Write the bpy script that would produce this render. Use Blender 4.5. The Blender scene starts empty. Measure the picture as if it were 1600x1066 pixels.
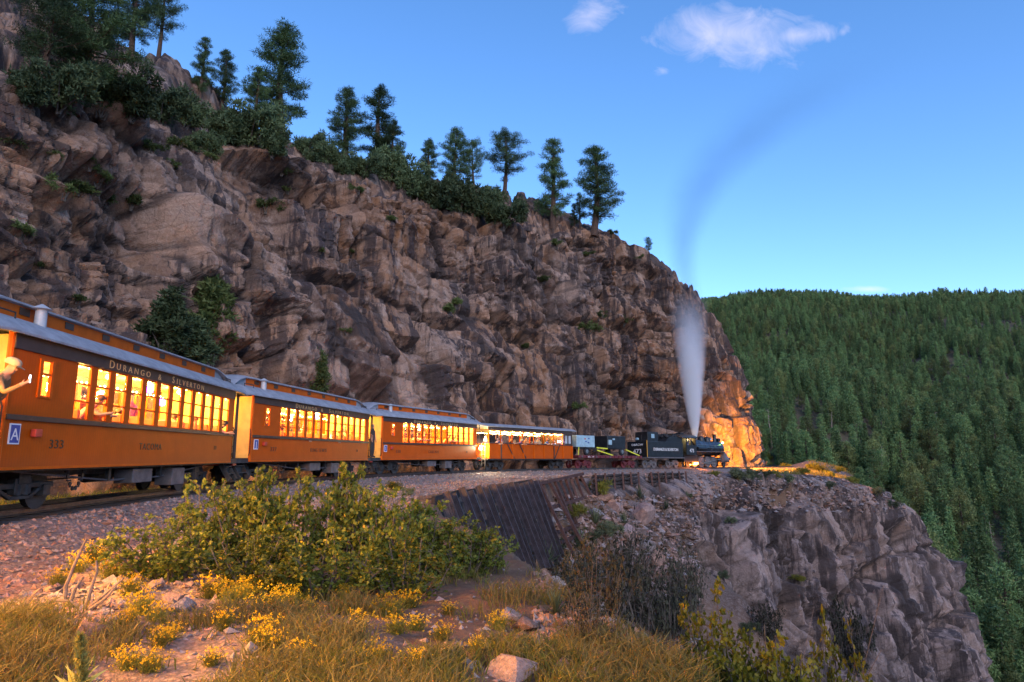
import bpy, bmesh, math, random
import numpy as np
from mathutils import Vector, Matrix, Euler
from mathutils.bvhtree import BVHTree

random.seed(7)
SC = bpy.context.scene
COL = SC.collection
R = math.radians

# ---------------------------------------------------------------- camera, sky, sun, exposure
FPX, PITCH = 1040.0, R(10.65)            # focal length in pixels of the 1600 px wide photograph, upward tilt
cam_d = bpy.data.cameras.new('camera')
cam_d.sensor_width = 36.0
cam_d.lens = FPX / 1600 * 36
cam_d.clip_start = 0.1
cam_d.clip_end = 8000
cam = bpy.data.objects.new('camera', cam_d)
COL.objects.link(cam)
cam.rotation_euler = (R(90) + PITCH, 0, 0)
SC.camera = cam

SUN_EL, SUN_AZ = R(26.0), R(160)         # the evening glow stands behind the viewer, a little to the right
world = bpy.data.worlds.new('World')
SC.world = world
world.use_nodes = True
wt = world.node_tree
wt.nodes.clear()


def wn(kind, **kw):
    n = wt.nodes.new(kind)
    for k, v in kw.items():
        setattr(n, k, v)
    return n


def wmath(op, a, b=None, c=None, clamp=False):
    n = wn('ShaderNodeMath', operation=op)
    n.use_clamp = clamp
    for i, v in enumerate((a, b, c)):
        if v is None:
            continue
        if isinstance(v, (int, float)):
            n.inputs[i].default_value = v
        else:
            wt.links.new(v, n.inputs[i])
    return n.outputs[0]


sky = wn('ShaderNodeTexSky', sky_type='NISHITA')
sky.sun_disc = False
sky.sun_elevation = SUN_EL
sky.sun_rotation = SUN_AZ
sky.altitude = 2200
sky.air_density = 1.0
sky.dust_density = 0.35
sky.ozone_density = 2.2
hsv = wn('ShaderNodeHueSaturation')
hsv.inputs['Hue'].default_value = 0.5
hsv.inputs['Saturation'].default_value = 1.2
wt.links.new(sky.outputs[0], hsv.inputs['Color'])
tint = wn('ShaderNodeMix', data_type='RGBA', blend_type='MULTIPLY')
tint.inputs['Factor'].default_value = 1.0
wt.links.new(hsv.outputs[0], tint.inputs[6])
tint.inputs[7].default_value = (1.06, 0.98, 1.0, 1)
# thin evening clouds: noise shaped by soft ellipses at fixed directions of the sky
geo = wn('ShaderNodeTexCoord')
sep = wn('ShaderNodeSeparateXYZ')
wt.links.new(geo.outputs['Generated'], sep.inputs[0])
front = wmath('MAXIMUM', sep.outputs['Y'], 0.02)
cu = wmath('DIVIDE', sep.outputs['X'], front)
cv = wmath('DIVIDE', sep.outputs['Z'], front)
comb = wn('ShaderNodeCombineXYZ')
wt.links.new(cu, comb.inputs[0]); wt.links.new(cv, comb.inputs[1])
nz = wn('ShaderNodeTexNoise')
nz.inputs['Scale'].default_value = 13.0
nz.inputs['Detail'].default_value = 9.0
nz.inputs['Roughness'].default_value = 0.62
nz.inputs['Distortion'].default_value = 0.8
wt.links.new(comb.outputs[0], nz.inputs['Vector'])


def sky_uv(px, py):                      # direction (x/y, z/y) of a point of the sky
    a, b = (px - 800) / FPX, (533 - py) / FPX
    y = math.cos(PITCH) - b * math.sin(PITCH)
    z = math.sin(PITCH) + b * math.cos(PITCH)
    return a / y, z / y


mask = None
for px, py, rx, ry, sl, amp in ((1140, 55, 0.20, 0.10, -0.05, 0.95), (1250, 55, 0.12, 0.035, 0.10, 0.85), (925, 22, 0.085, 0.055, 0.25, 0.85),
                                (1005, 40, 0.04, 0.035, 0.0, 0.35), (1036, 110, 0.035, 0.022, 0.0, 0.4), (1318, 50, 0.025, 0.02, 0.2, 0.6),
                                (1355, 452, 0.075, 0.010, 0.0, 0.95), (1185, 466, 0.06, 0.010, 0.0, 0.8)):
    u0, v0 = sky_uv(px, py)
    du = wmath('SUBTRACT', cu, u0)
    dv = wmath('SUBTRACT', wmath('SUBTRACT', cv, v0), wmath('MULTIPLY', du, sl))
    q = wmath('ADD', wmath('POWER', wmath('DIVIDE', du, rx), 2.0), wmath('POWER', wmath('DIVIDE', dv, ry), 2.0))
    m = wmath('MULTIPLY', wmath('SUBTRACT', 1.0, wmath('SQRT', q), clamp=True), amp)
    mask = m if mask is None else wmath('MAXIMUM', mask, m)
dens = wmath('SUBTRACT', wmath('ADD', wmath('MULTIPLY', mask, 0.80), nz.outputs['Fac']), 0.76)
dens = wmath('MULTIPLY', wmath('MULTIPLY', dens, 1.15, clamp=True), wmath('MULTIPLY', mask, 4.0, clamp=True))
dens = wmath('MULTIPLY', dens, wmath('GREATER_THAN', sep.outputs['Y'], 0.05))
dens = wmath('MULTIPLY', dens, 0.85)
cm = wn('ShaderNodeMix', data_type='RGBA')
wt.links.new(dens, cm.inputs['Factor'])
wt.links.new(tint.outputs[2], cm.inputs[6])
cm.inputs[7].default_value = (3.2, 2.95, 3.5, 1)
bg = wn('ShaderNodeBackground')
bg.inputs['Strength'].default_value = 0.10
wt.links.new(cm.outputs[2], bg.inputs['Color'])
wo = wn('ShaderNodeOutputWorld')
wt.links.new(bg.outputs[0], wo.inputs['Surface'])

sun_d = bpy.data.lights.new('sun', 'SUN')
sun_d.energy = 0.62
sun_d.angle = R(50)
sun_d.color = (1.0, 0.80, 0.64)
sun = bpy.data.objects.new('sun', sun_d)
COL.objects.link(sun)
sd = Vector((math.sin(SUN_AZ) * math.cos(SUN_EL), math.cos(SUN_AZ) * math.cos(SUN_EL), math.sin(SUN_EL)))
sun.rotation_euler = sd.to_track_quat('Z', 'Y').to_euler()

SC.view_settings.view_transform = 'Standard'
SC.view_settings.look = 'None'
SC.view_settings.exposure = 1.88
SC.view_settings.gamma = 1.0
SC.view_settings.use_curve_mapping = False
SC.render.engine = 'CYCLES'
SC.cycles.max_bounces = 5
SC.cycles.diffuse_bounces = 3
SC.cycles.glossy_bounces = 2
SC.cycles.transmission_bounces = 2
SC.cycles.transparent_max_bounces = 12
SC.cycles.volume_bounces = 4
SC.cycles.volume_step_rate = 2.0
SC.cycles.volume_max_steps = 96
SC.cycles.use_denoising = True
SC.cycles.sample_clamp_indirect = 4.0
SC.cycles.caustics_reflective = False
SC.cycles.caustics_refractive = False

# ---------------------------------------------------------------- helpers
def hash2(i, j, seed):
    h = (np.asarray(i, np.int64) * 374761393 + np.asarray(j, np.int64) * 668265263 + seed * 1442695041) & 0xFFFFFFFF
    h = ((h ^ (h >> 13)) * 1274126177) & 0xFFFFFFFF
    h = ((h ^ (h >> 16)) * 2246822519) & 0xFFFFFFFF
    return ((h ^ (h >> 15)) & 0xFFFFFF) / float(0x1000000)


def vnoise(x, y, seed=0):
    i, j = np.floor(x).astype(np.int64), np.floor(y).astype(np.int64)
    fx, fy = x - i, y - j
    fx = fx * fx * (3 - 2 * fx); fy = fy * fy * (3 - 2 * fy)
    a, b, c, d = hash2(i, j, seed), hash2(i + 1, j, seed), hash2(i, j + 1, seed), hash2(i + 1, j + 1, seed)
    return (a * (1 - fx) + b * fx) * (1 - fy) + (c * (1 - fx) + d * fx) * fy * 1.0


def fbm(x, y, seed=0, octs=4, gain=0.5):
    s, amp, tot = 0.0, 1.0, 0.0
    for o in range(octs):
        s = s + amp * (vnoise(x, y, seed + o * 17) - 0.5) * 2
        tot += amp
        x, y, amp = x * 2.03 + 3.1, y * 2.03 + 7.7, amp * gain
    return s / tot


def cells(a, b, sa, sb, seed, jit=0.85):
    A, B = a / sa, b / sb
    ia, ib = np.floor(A).astype(np.int64), np.floor(B).astype(np.int64)
    f1 = np.full(A.shape, 9.0); f2 = np.full(A.shape, 9.0)
    bi = np.zeros(A.shape, np.int64); bj = np.zeros(A.shape, np.int64)
    da = np.zeros(A.shape); db = np.zeros(A.shape)
    for u in (-1, 0, 1):
        for v in (-1, 0, 1):
            ci, cj = ia + u, ib + v
            pa = ci + 0.5 + jit * (hash2(ci, cj, seed) - 0.5)
            pb = cj + 0.5 + jit * (hash2(ci, cj, seed + 1) - 0.5)
            d = np.maximum(np.abs(A - pa), np.abs(B - pb)) * 0.85 + np.hypot(A - pa, B - pb) * 0.22
            near = d < f1
            f2 = np.where(near, f1, np.minimum(f2, d))
            bi = np.where(near, ci, bi); bj = np.where(near, cj, bj)
            da = np.where(near, A - pa, da); db = np.where(near, B - pb, db)
            f1 = np.where(near, d, f1)
    return f2 - f1, da, db, hash2(bi, bj, seed + 2), hash2(bi, bj, seed + 3), hash2(bi, bj, seed + 4)


def sstep(e0, e1, x):
    t = np.clip((x - e0) / (e1 - e0), 0, 1)
    return t * t * (3 - 2 * t)


def proj(P):
    P = np.asarray(P, float)
    d = P[..., 1] * math.cos(PITCH) + P[..., 2] * math.sin(PITCH)
    v = -P[..., 1] * math.sin(PITCH) + P[..., 2] * math.cos(PITCH)
    return 800 + FPX * P[..., 0] / d, 533 - FPX * v / d


def ray_dir(px, py):
    a, b = (px - 800) / FPX, (533 - py) / FPX
    return Vector((a, math.cos(PITCH) - b * math.sin(PITCH), math.sin(PITCH) + b * math.cos(PITCH))).normalized()


def tag(o, label=None, cat=None, group=None, kind=None):
    if label: o['label'] = label
    if cat: o['category'] = cat
    if group: o['group'] = group
    if kind: o['kind'] = kind
    return o


def link(o, parent=None):
    COL.objects.link(o)
    if parent is not None:
        o.parent = parent
    return o


def empty(name, loc=(0, 0, 0), rz=0.0, scale=1.0):
    o = bpy.data.objects.new(name, None)
    o.empty_display_size = 0.3
    link(o)
    o.location = loc
    o.rotation_euler = (0, 0, rz)
    o.scale = (scale,) * 3
    return o


def np_mesh(name, V, F, mats=(), smooth=False, attrs=None, midx=None):
    """F: (n,3) or (n,4) int array"""
    V = np.asarray(V, np.float32); F = np.asarray(F, np.int32)
    me = bpy.data.meshes.new(name)
    n, k = F.shape
    me.vertices.add(len(V)); me.vertices.foreach_set('co', V.ravel())
    me.loops.add(n * k); me.loops.foreach_set('vertex_index', F.ravel())
    me.polygons.add(n)
    me.polygons.foreach_set('loop_start', np.arange(0, n * k, k, dtype=np.int32))
    if midx is not None:
        me.polygons.foreach_set('material_index', np.asarray(midx, np.int32))
    me.polygons.foreach_set('use_smooth', np.full(n, smooth))
    for m in mats:
        me.materials.append(m)
    for an, av in (attrs or {}).items():
        av = np.asarray(av, np.float32)
        if av.ndim == 1:
            at_ = me.attributes.new(an, 'FLOAT', 'POINT'); at_.data.foreach_set('value', av)
        else:
            at_ = me.attributes.new(an, 'FLOAT_COLOR', 'POINT'); at_.data.foreach_set('color', av.ravel())
    me.update(calc_edges=True)
    return me


def np_obj(name, V, F, mats=(), parent=None, smooth=False, attrs=None, midx=None):
    return link(bpy.data.objects.new(name, np_mesh(name, V, F, mats, smooth, attrs, midx)), parent)


def grid_faces(nr, nc):
    i = np.arange(nr - 1)[:, None] * nc + np.arange(nc - 1)[None, :]
    return np.stack([i, i + 1, i + nc + 1, i + nc], -1).reshape(-1, 4)


class MB:
    """collects simple shapes into one mesh"""
    def __init__(s):
        s.v = []; s.f = []; s.m = []; s.cur = 0

    def add(s, vs, fs):
        b = len(s.v)
        s.v += [tuple(p) for p in vs]
        s.f += [tuple(b + i for i in f) for f in fs]
        s.m += [s.cur] * len(fs)
        return s

    def box(s, x0, x1, y0, y1, z0, z1):
        vs = [(x, y, z) for x in (x0, x1) for y in (y0, y1) for z in (z0, z1)]
        return s.add(vs, [(0, 1, 3, 2), (4, 6, 7, 5), (0, 4, 5, 1), (2, 3, 7, 6), (0, 2, 6, 4), (1, 5, 7, 3)])

    def bar(s, a, b, w, h=None, up=(0, 0, 1)):
        a, b = Vector(a), Vector(b)
        h = w if h is None else h
        d = (b - a).normalized()
        u = Vector(up)
        if abs(d.dot(u)) > 0.95:
            u = Vector((1, 0, 0))
        sx = d.cross(u).normalized() * w / 2
        sy = d.cross(sx).normalized() * h / 2
        vs = [p + i * sx + j * sy for p in (a, b) for i, j in ((-1, -1), (1, -1), (1, 1), (-1, 1))]
        return s.add(vs, [(0, 1, 2, 3), (7, 6, 5, 4), (0, 4, 5, 1), (1, 5, 6, 2), (2, 6, 7, 3), (3, 7, 4, 0)])

    def tube(s, pts, rad, n=8, cap=True):
        pts = [Vector(p) for p in pts]
        rad = [rad] * len(pts) if isinstance(rad, (int, float)) else rad
        b = len(s.v); vs = []
        prev = None
        for k, p in enumerate(pts):
            d = (pts[min(k + 1, len(pts) - 1)] - pts[max(k - 1, 0)])
            d = d.normalized() if d.length > 1e-9 else Vector((0, 0, 1))
            u = prev if prev is not None else (Vector((0, 0, 1)) if abs(d.z) < 0.9 else Vector((1, 0, 0)))
            sx = d.cross(u)
            if sx.length < 1e-6:
                sx = d.cross(Vector((0, 1, 0)))
            sx.normalize()
            sy = sx.cross(d).normalized(); prev = sy
            for q in range(n):
                a = 2 * math.pi * q / n
                vs.append(p + (sx * math.cos(a) + sy * math.sin(a)) * rad[k])
        fs = [(k * n + q, k * n + (q + 1) % n, (k + 1) * n + (q + 1) % n, (k + 1) * n + q) for k in range(len(pts) - 1) for q in range(n)]
        if cap:
            fs += [tuple(range(n))[::-1], tuple((len(pts) - 1) * n + q for q in range(n))]
        return s.add(vs, fs)

    def lathe(s, prof, c=(0, 0, 0), n=16, axis='z'):
        vs = []
        for r, h in prof:
            for q in range(n):
                a = 2 * math.pi * q / n
                x, y = r * math.cos(a), r * math.sin(a)
                p = {'z': (x, y, h), 'x': (h, x, y), 'y': (x, h, y)}[axis]
                vs.append((p[0] + c[0], p[1] + c[1], p[2] + c[2]))
        fs = [(k * n + q, k * n + (q + 1) % n, (k + 1) * n + (q + 1) % n, (k + 1) * n + q) for k in range(len(prof) - 1) for q in range(n)]
        fs += [tuple(range(n))[::-1], tuple((len(prof) - 1) * n + q for q in range(n))]
        return s.add(vs, fs)

    def loft(s, secs, closed=False, caps=False):
        n = len(secs[0]); vs = [p for q in secs for p in q]
        fs = []
        for k in range(len(secs) - 1):
            for q in range(n if closed else n - 1):
                fs.append((k * n + q, k * n + (q + 1) % n, (k + 1) * n + (q + 1) % n, (k + 1) * n + q))
        if caps:
            fs += [tuple(range(n))[::-1], tuple((len(secs) - 1) * n + q for q in range(n))]
        return s.add(vs, fs)

    def prism(s, poly, y0, y1):                       # poly in (x,z), extruded along y
        n = len(poly)
        vs = [(x, y0, z) for x, z in poly] + [(x, y1, z) for x, z in poly]
        return s.add(vs, [tuple(range(n)), tuple(range(2 * n - 1, n - 1, -1))] + [(i, i + n, (i + 1) % n + n, (i + 1) % n) for i in range(n)])

    def mesh(s, name, mats, smooth=False, bevel=0.0):
        me = bpy.data.meshes.new(name)
        me.from_pydata(s.v, [], s.f)
        mats = mats if isinstance(mats, (list, tuple)) else [mats]
        for m in mats:
            me.materials.append(m)
        me.polygons.foreach_set('material_index', s.m)
        bm = bmesh.new(); bm.from_mesh(me)
        bmesh.ops.recalc_face_normals(bm, faces=bm.faces)
        if bevel:
            es = [e for e in bm.edges if len(e.link_faces) == 2 and e.calc_face_angle(0) > 0.6]
            bmesh.ops.bevel(bm, geom=es, offset=bevel, segments=1, affect='EDGES', clamp_overlap=True)
        bm.to_mesh(me); bm.free()
        if smooth:
            me.polygons.foreach_set('use_smooth', [True] * len(me.polygons))
            me.set_sharp_from_angle(angle=R(40))
        me.update()
        return me

    def build(s, name, mats, parent=None, smooth=False, bevel=0.0):
        return link(bpy.data.objects.new(name, s.mesh(name, mats, smooth, bevel)), parent)


def copy_tree(o, parent=None):
    c = o.copy()
    COL.objects.link(c)
    c.parent = parent
    for ch in o.children:
        copy_tree(ch, c)
    return c


# ---------------------------------------------------------------- materials
class NT:
    def __init__(s, name):
        s.m = bpy.data.materials.new(name)
        s.m.use_nodes = True
        s.t = s.m.node_tree
        s.p = s.t.nodes['Principled BSDF']
        s.out = s.t.nodes['Material Output']

    def n(s, kind, **kw):
        n = s.t.nodes.new(kind)
        for k, v in kw.items():
            setattr(n, k, v)
        return n

    def put(s, sock, v):
        if isinstance(v, bpy.types.NodeSocket):
            s.t.links.new(v, sock)
        elif isinstance(v, (tuple, list)) and len(v) == 3 and sock.type == 'RGBA':
            sock.default_value = (*v, 1)
        else:
            sock.default_value = v

    def noise(s, scale, detail=5, rough=0.6, vec=None, dist=0.0):
        n = s.n('ShaderNodeTexNoise')
        n.inputs['Scale'].default_value = scale; n.inputs['Detail'].default_value = detail
        n.inputs['Roughness'].default_value = rough; n.inputs['Distortion'].default_value = dist
        if vec is not None: s.t.links.new(vec, n.inputs['Vector'])
        return n.outputs['Fac']

    def pos(s, scale=(1, 1, 1)):
        c = s.n('ShaderNodeTexCoord')
        m = s.n('ShaderNodeMapping')
        m.inputs['Scale'].default_value = scale
        s.t.links.new(c.outputs['Object'], m.inputs['Vector'])
        return m.outputs[0]

    def math(s, op, a, b=0.0, clamp=False):
        n = s.n('ShaderNodeMath', operation=op); n.use_clamp = clamp
        s.put(n.inputs[0], a); s.put(n.inputs[1], b)
        return n.outputs[0]

    def ramp(s, v, lo, hi, a=0.0, b=1.0):
        n = s.n('ShaderNodeMapRange', interpolation_type='SMOOTHSTEP')
        s.put(n.inputs[0], v)
        for i, q in enumerate((lo, hi, a, b)):
            n.inputs[i + 1].default_value = q
        return n.outputs[0]

    def mix(s, f, a, b, mode='MIX'):
        n = s.n('ShaderNodeMix', data_type='RGBA', blend_type=mode)
        s.put(n.inputs['Factor'], f); s.put(n.inputs[6], a); s.put(n.inputs[7], b)
        return n.outputs[2]

    def attr(s, name):
        return s.n('ShaderNodeAttribute', attribute_name=name)

    def bump(s, h, strength=0.5, dist=0.05):
        b = s.n('ShaderNodeBump')
        b.inputs['Strength'].default_value = strength; b.inputs['Distance'].default_value = dist
        s.t.links.new(h, b.inputs['Height']); s.t.links.new(b.outputs[0], s.p.inputs['Normal'])

    def done(s, col=None, rough=0.7, metal=0.0, spec=None):
        if col is not None: s.put(s.p.inputs['Base Color'], col)
        s.put(s.p.inputs['Roughness'], rough)
        s.p.inputs['Metallic'].default_value = metal
        if spec is not None: s.p.inputs['Specular IOR Level'].default_value = spec
        return s.m


def sc3(c, k):
    return tuple(min(1.0, x * k) for x in c)


def pm(name, col, rough=0.6, metal=0.0, var=0.2, scale=4.0, bump=0.0, bscale=30.0, bdist=0.01, spec=None):
    t = NT(name)
    v = t.pos()
    f = t.ramp(t.noise(scale, 6, 0.65, v), 0.3, 0.7)
    c = t.mix(f, sc3(col, 1 - var), sc3(col, 1 + var))
    if bump:
        t.bump(t.noise(bscale, 4, 0.6, v), bump, bdist)
    r = t.math('ADD', t.math('MULTIPLY', t.noise(scale * 2.3, 4, 0.6, v), 0.24), rough - 0.12)
    return t.done(c, r, metal, spec)


def emit(name, col, strength):
    t = NT(name)
    t.p.inputs['Base Color'].default_value = (*col, 1)
    t.p.inputs['Emission Color'].default_value = (*col, 1)
    t.p.inputs['Emission Strength'].default_value = strength
    t.m.cycles.emission_sampling = 'NONE'
    return t.m


def rock_mat(name, tones, streak=0.7, warm=0.5):
    t = NT(name)
    v = t.pos()
    blk = t.attr('block').outputs['Fac']
    crk = t.attr('crack').outputs['Fac']
    big = t.ramp(t.noise(0.09, 4, 0.6, v), 0.36, 0.64)
    mid = t.noise(0.8, 6, 0.7, v)
    c = t.mix(t.ramp(blk, 0.25, 0.75), tones[0], tones[1])
    c = t.mix(t.math('MULTIPLY', big, warm), c, tones[2])
    c = t.mix(t.ramp(mid, 0.45, 0.75), c, tones[3])
    # water streaks and desert varnish running down the face
    sv = t.pos((1.0, 1.0, 0.13))
    st = t.ramp(t.noise(0.75, 5, 0.7, sv), 0.46, 0.56)
    st = t.math('MULTIPLY', st, t.ramp(t.noise(0.10, 3, 0.6, v), 0.32, 0.48))
    st = t.math('MAXIMUM', st, t.ramp(t.noise(1.1, 4, 0.7, t.pos((1.6, 1.6, 0.10))), 0.63, 0.72))
    c = t.mix(t.math('MULTIPLY', st, streak), c, tones[4])
    wh = t.ramp(t.noise(1.2, 4, 0.7, t.pos((2.2, 2.2, 0.25))), 0.62, 0.74)
    c = t.mix(t.math('MULTIPLY', wh, 0.45), c, tones[5])
    ln = t.n('ShaderNodeTexVoronoi', feature='DISTANCE_TO_EDGE'); ln.inputs['Scale'].default_value = 1.0
    t.t.links.new(t.pos((1.15, 1.15, 0.8)), ln.inputs['Vector'])
    c = t.mix(t.ramp(ln.outputs['Distance'], 0.0, 0.03, 0.30, 0.0), c, (0.04, 0.032, 0.034))
    gr = t.noise(9.0, 4, 0.75, v)
    c = t.mix(0.55, c, t.mix(t.ramp(gr, 0.25, 0.75), (0.45, 0.42, 0.42), (1.0, 1.0, 1.0)), 'MULTIPLY')
    c = t.mix(t.math('MULTIPLY', crk, 0.85), c, (0.035, 0.028, 0.028))
    t.bump(t.noise(3.2, 5, 0.72, v), 0.8, 0.22)
    return t.done(c, 0.86, 0, 0.25)


def leaf_mat(name, c1, c2, c3=None, rough=0.6, trans=0.25):
    """foliage: hue differs leaf by leaf and plant by plant"""
    t = NT(name)
    oi = t.n('ShaderNodeObjectInfo')
    v = t.attr('tint').outputs['Fac']
    c = t.mix(v, c1, c2)
    if c3 is not None:
        c = t.mix(t.ramp(v, 0.86, 0.97), c, c3)
    k = t.math('ADD', t.math('MULTIPLY', oi.outputs['Random'], 0.9), 0.55)
    cc = t.n('ShaderNodeCombineColor')
    for i in range(3):
        t.t.links.new(k, cc.inputs[i])
    c = t.mix(1.0, c, cc.outputs[0], 'MULTIPLY')
    t.done(c, rough, 0, 0.2)
    if trans:
        tr = t.n('ShaderNodeBsdfTranslucent')
        t.t.links.new(c, tr.inputs['Color'])
        mx = t.n('ShaderNodeMixShader'); mx.inputs[0].default_value = trans
        t.t.links.new(t.p.outputs[0], mx.inputs[1]); t.t.links.new(tr.outputs[0], mx.inputs[2])
        t.t.links.new(mx.outputs[0], t.out.inputs['Surface'])
    return t.m


M = {}
M['rock_up'] = rock_mat('cliff_rock', [(0.15, 0.098, 0.078), (0.43, 0.295, 0.225), (0.40, 0.185, 0.075), (0.41, 0.315, 0.265), (0.036, 0.030, 0.036), (0.42, 0.37, 0.36)], 0.85, 0.6)
M['rock_low'] = rock_mat('gorge_rock', [(0.16, 0.122, 0.115), (0.36, 0.275, 0.25), (0.36, 0.225, 0.15), (0.37, 0.30, 0.285), (0.035, 0.03, 0.036), (0.45, 0.42, 0.45)], 0.8, 0.35)
M['black_iron'] = pm('black_iron', (0.022, 0.022, 0.024), 0.5, 0.3, 0.4, 5)
M['iron'] = pm('iron', (0.05, 0.048, 0.047), 0.6, 0.4, 0.4, 5)
M['grey_iron'] = pm('grey_iron', (0.13, 0.12, 0.125), 0.6, 0.2, 0.3, 4)
M['rust'] = pm('rusty_rail_steel', (0.075, 0.036, 0.03), 0.75, 0.2, 0.4, 6, 0.4, 40)
M['rail_blue'] = pm('weathered_rail_steel', (0.05, 0.042, 0.052), 0.38, 0.3, 0.4, 4, 0.3, 40)
M['rail_top'] = pm('rail_steel', (0.16, 0.14, 0.13), 0.35, 0.9, 0.3, 5)
M['tie'] = pm('creosoted_timber', (0.045, 0.033, 0.028), 0.85, 0, 0.4, 8, 0.6, 40)
M['timber'] = pm('old_brown_timber', (0.028, 0.018, 0.015), 0.85, 0, 0.4, 8, 0.6, 40)
M['bark'] = pm('pine_bark', (0.085, 0.048, 0.032), 0.9, 0, 0.4, 9, 0.8, 14, 0.05)
M['bark_grey'] = pm('grey_bark', (0.09, 0.075, 0.065), 0.9, 0, 0.4, 9, 0.6, 14, 0.03)
M['deadwood'] = pm('dead_wood', (0.16, 0.12, 0.105), 0.9, 0, 0.4, 12, 0.6, 30)
M['pine'] = leaf_mat('pine_needles', (0.028, 0.058, 0.026), (0.095, 0.145, 0.048), None, 0.55, 0.15)
M['fir'] = leaf_mat('fir_needles', (0.05, 0.115, 0.045), (0.21, 0.28, 0.095), (0.27, 0.22, 0.09), 0.55, 0.15)
M['hillpine'] = leaf_mat('hill_pine_needles', (0.07, 0.10, 0.035), (0.24, 0.26, 0.085), None, 0.55, 0.15)
M['juniper'] = leaf_mat('juniper_leaves', (0.045, 0.075, 0.036), (0.12, 0.16, 0.07), None, 0.6, 0.2)
M['oak'] = leaf_mat('oak_leaves', (0.055, 0.085, 0.014), (0.175, 0.19, 0.032), (0.34, 0.21, 0.030), 0.5, 0.3)
M['oak_warm_lit'] = leaf_mat('warm_lit_oak_leaves', (0.13, 0.14, 0.014), (0.36, 0.29, 0.03), (0.42, 0.24, 0.03), 0.5, 0.35)  # yellow-green oak leaves, yellowed further to carry warm light in the colour
M['tuft'] = leaf_mat('cliff_greens', (0.06, 0.095, 0.028), (0.14, 0.17, 0.055), None, 0.6, 0.3)
M['sage'] = leaf_mat('sage_greens', (0.075, 0.10, 0.055), (0.15, 0.175, 0.095), None, 0.6, 0.3)
M['grass'] = leaf_mat('dry_grass', (0.12, 0.11, 0.035), (0.28, 0.22, 0.085), (0.11, 0.14, 0.03), 0.6, 0.35)
M['greens'] = leaf_mat('snakeweed_stems', (0.10, 0.12, 0.02), (0.21, 0.19, 0.035), None, 0.6, 0.3)
M['yellow'] = leaf_mat('yellow_flowers', (0.55, 0.34, 0.01), (0.72, 0.48, 0.02), None, 0.6, 0.3)
M['twig'] = leaf_mat('bare_twigs', (0.06, 0.045, 0.04), (0.12, 0.09, 0.075), None, 0.8, 0.0)
M['brownleaf'] = leaf_mat('withered_leaves', (0.15, 0.06, 0.03), (0.30, 0.14, 0.07), None, 0.7, 0.3)
M['darkleaf'] = leaf_mat('dark_shrub_leaves', (0.030, 0.033, 0.024), (0.07, 0.07, 0.045), None, 0.7, 0.2)  # dark leaf colours of the gully shrubs

# ---------------------------------------------------------------- the line of the track
PS = np.arange(-45, 190, 0.25)
hd = np.interp(PS, [-45, -30, -13, 5.5, 18.9, 32.2, 45.5, 57, 66, 76, 83, 91, 99, 110, 122, 142, 190],
               [-30, -21, -12, -4.5, 9.8, 25.3, 38.5, 46.5, 48, 48, 45.5, 39.5, 28, 0, -30, -55, -60])
hd = np.convolve(np.pad(hd, 24, mode='edge'), np.ones(24) / 24, 'same')[24:-24]
PT = np.radians(hd)
PX = np.cumsum(np.sin(PT)) * 0.25
PY = np.cumsum(np.cos(PT)) * 0.25
_i0 = int(np.argmin(abs(PS)))
PX += -9.85 - PX[_i0]
PY += 11.4 - PY[_i0]
PZ = np.interp(PS, [-45, -30, 0, 13.4, 26.6, 38, 55, 75, 95, 140, 190], [-1.5, -1.3, -.85, -.62, -.44, -.28, -.15, -.1, 0, .3, .5])


def trk(s, r=0.0, h=0.0):
    """point at distance s along the track, r metres to its right, h above the rail head"""
    X = np.interp(s, PS, PX); Y = np.interp(s, PS, PY); Z = np.interp(s, PS, PZ); t = np.interp(s, PS, PT)
    return np.stack([X + r * np.cos(t), Y - r * np.sin(t), Z + h], -1)


def trk_heading(s):
    return float(np.interp(s, PS, PT))


def to_track(x, y):
    """nearest point of the track: (s, signed offset to the right)"""
    x = np.asarray(x, float).ravel(); y = np.asarray(y, float).ravel()
    so = np.empty_like(x); ro = np.empty_like(x)
    q = slice(None, None, 4)
    ps, px, py, pt = PS[q], PX[q], PY[q], PT[q]
    for a in range(0, len(x), 20000):
        dx = x[a:a + 20000, None] - px[None]; dy = y[a:a + 20000, None] - py[None]
        k = np.argmin(dx * dx + dy * dy, 1)
        i = np.arange(len(k))
        dx, dy, t = dx[i, k], dy[i, k], pt[k]
        so[a:a + 20000] = ps[k] + dx * np.sin(t) + dy * np.cos(t)
        ro[a:a + 20000] = dx * np.cos(t) - dy * np.sin(t)
    return so, ro


# ---------------------------------------------------------------- rim of the bench: foreground and wall (A), lower cliff (B)
RIM_A = np.array([(6, -60, -2.2), (4.0, -20, -1.9), (2.6, 0, -1.75), (1.9, 5, -1.74), (1.2, 7.5, -1.74), (0.5, 11.5, -1.72), (-0.7, 16, -1.5), (-2.7, 21, -1.08),
                  (-1.0, 28, -1.0), (1.0, 36, -0.92), (4.2, 42, -0.72)], float)
RIM_B = np.array([(4.2, 42, -0.72), (9, 50, -0.7), (14.5, 57, -0.72), (20, 62.5, -0.68), (26, 67.5, -0.75), (32, 73, -0.95), (38, 80, -1.3), (44, 88, -1.9), (48.5, 96, -2.4),
                  (50, 104, -2.6), (47.5, 114, -2.7), (40, 124, -2.8), (24, 140, -3), (0, 165, -3)], float)


def dens_line(P, step=0.6):
    L = np.r_[0, np.cumsum(np.hypot(*np.diff(P[:, :2], axis=0).T))]
    q = np.arange(0, L[-1], step)
    c = np.stack([np.interp(q, L, P[:, k]) for k in range(3)], -1)
    k = np.ones(7) / 7
    pad = np.pad(c, ((6, 6), (0, 0)), mode='reflect', reflect_type='odd')
    return np.stack([np.convolve(pad[:, j], k, 'same') for j in range(3)], -1)[6:-6]


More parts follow.
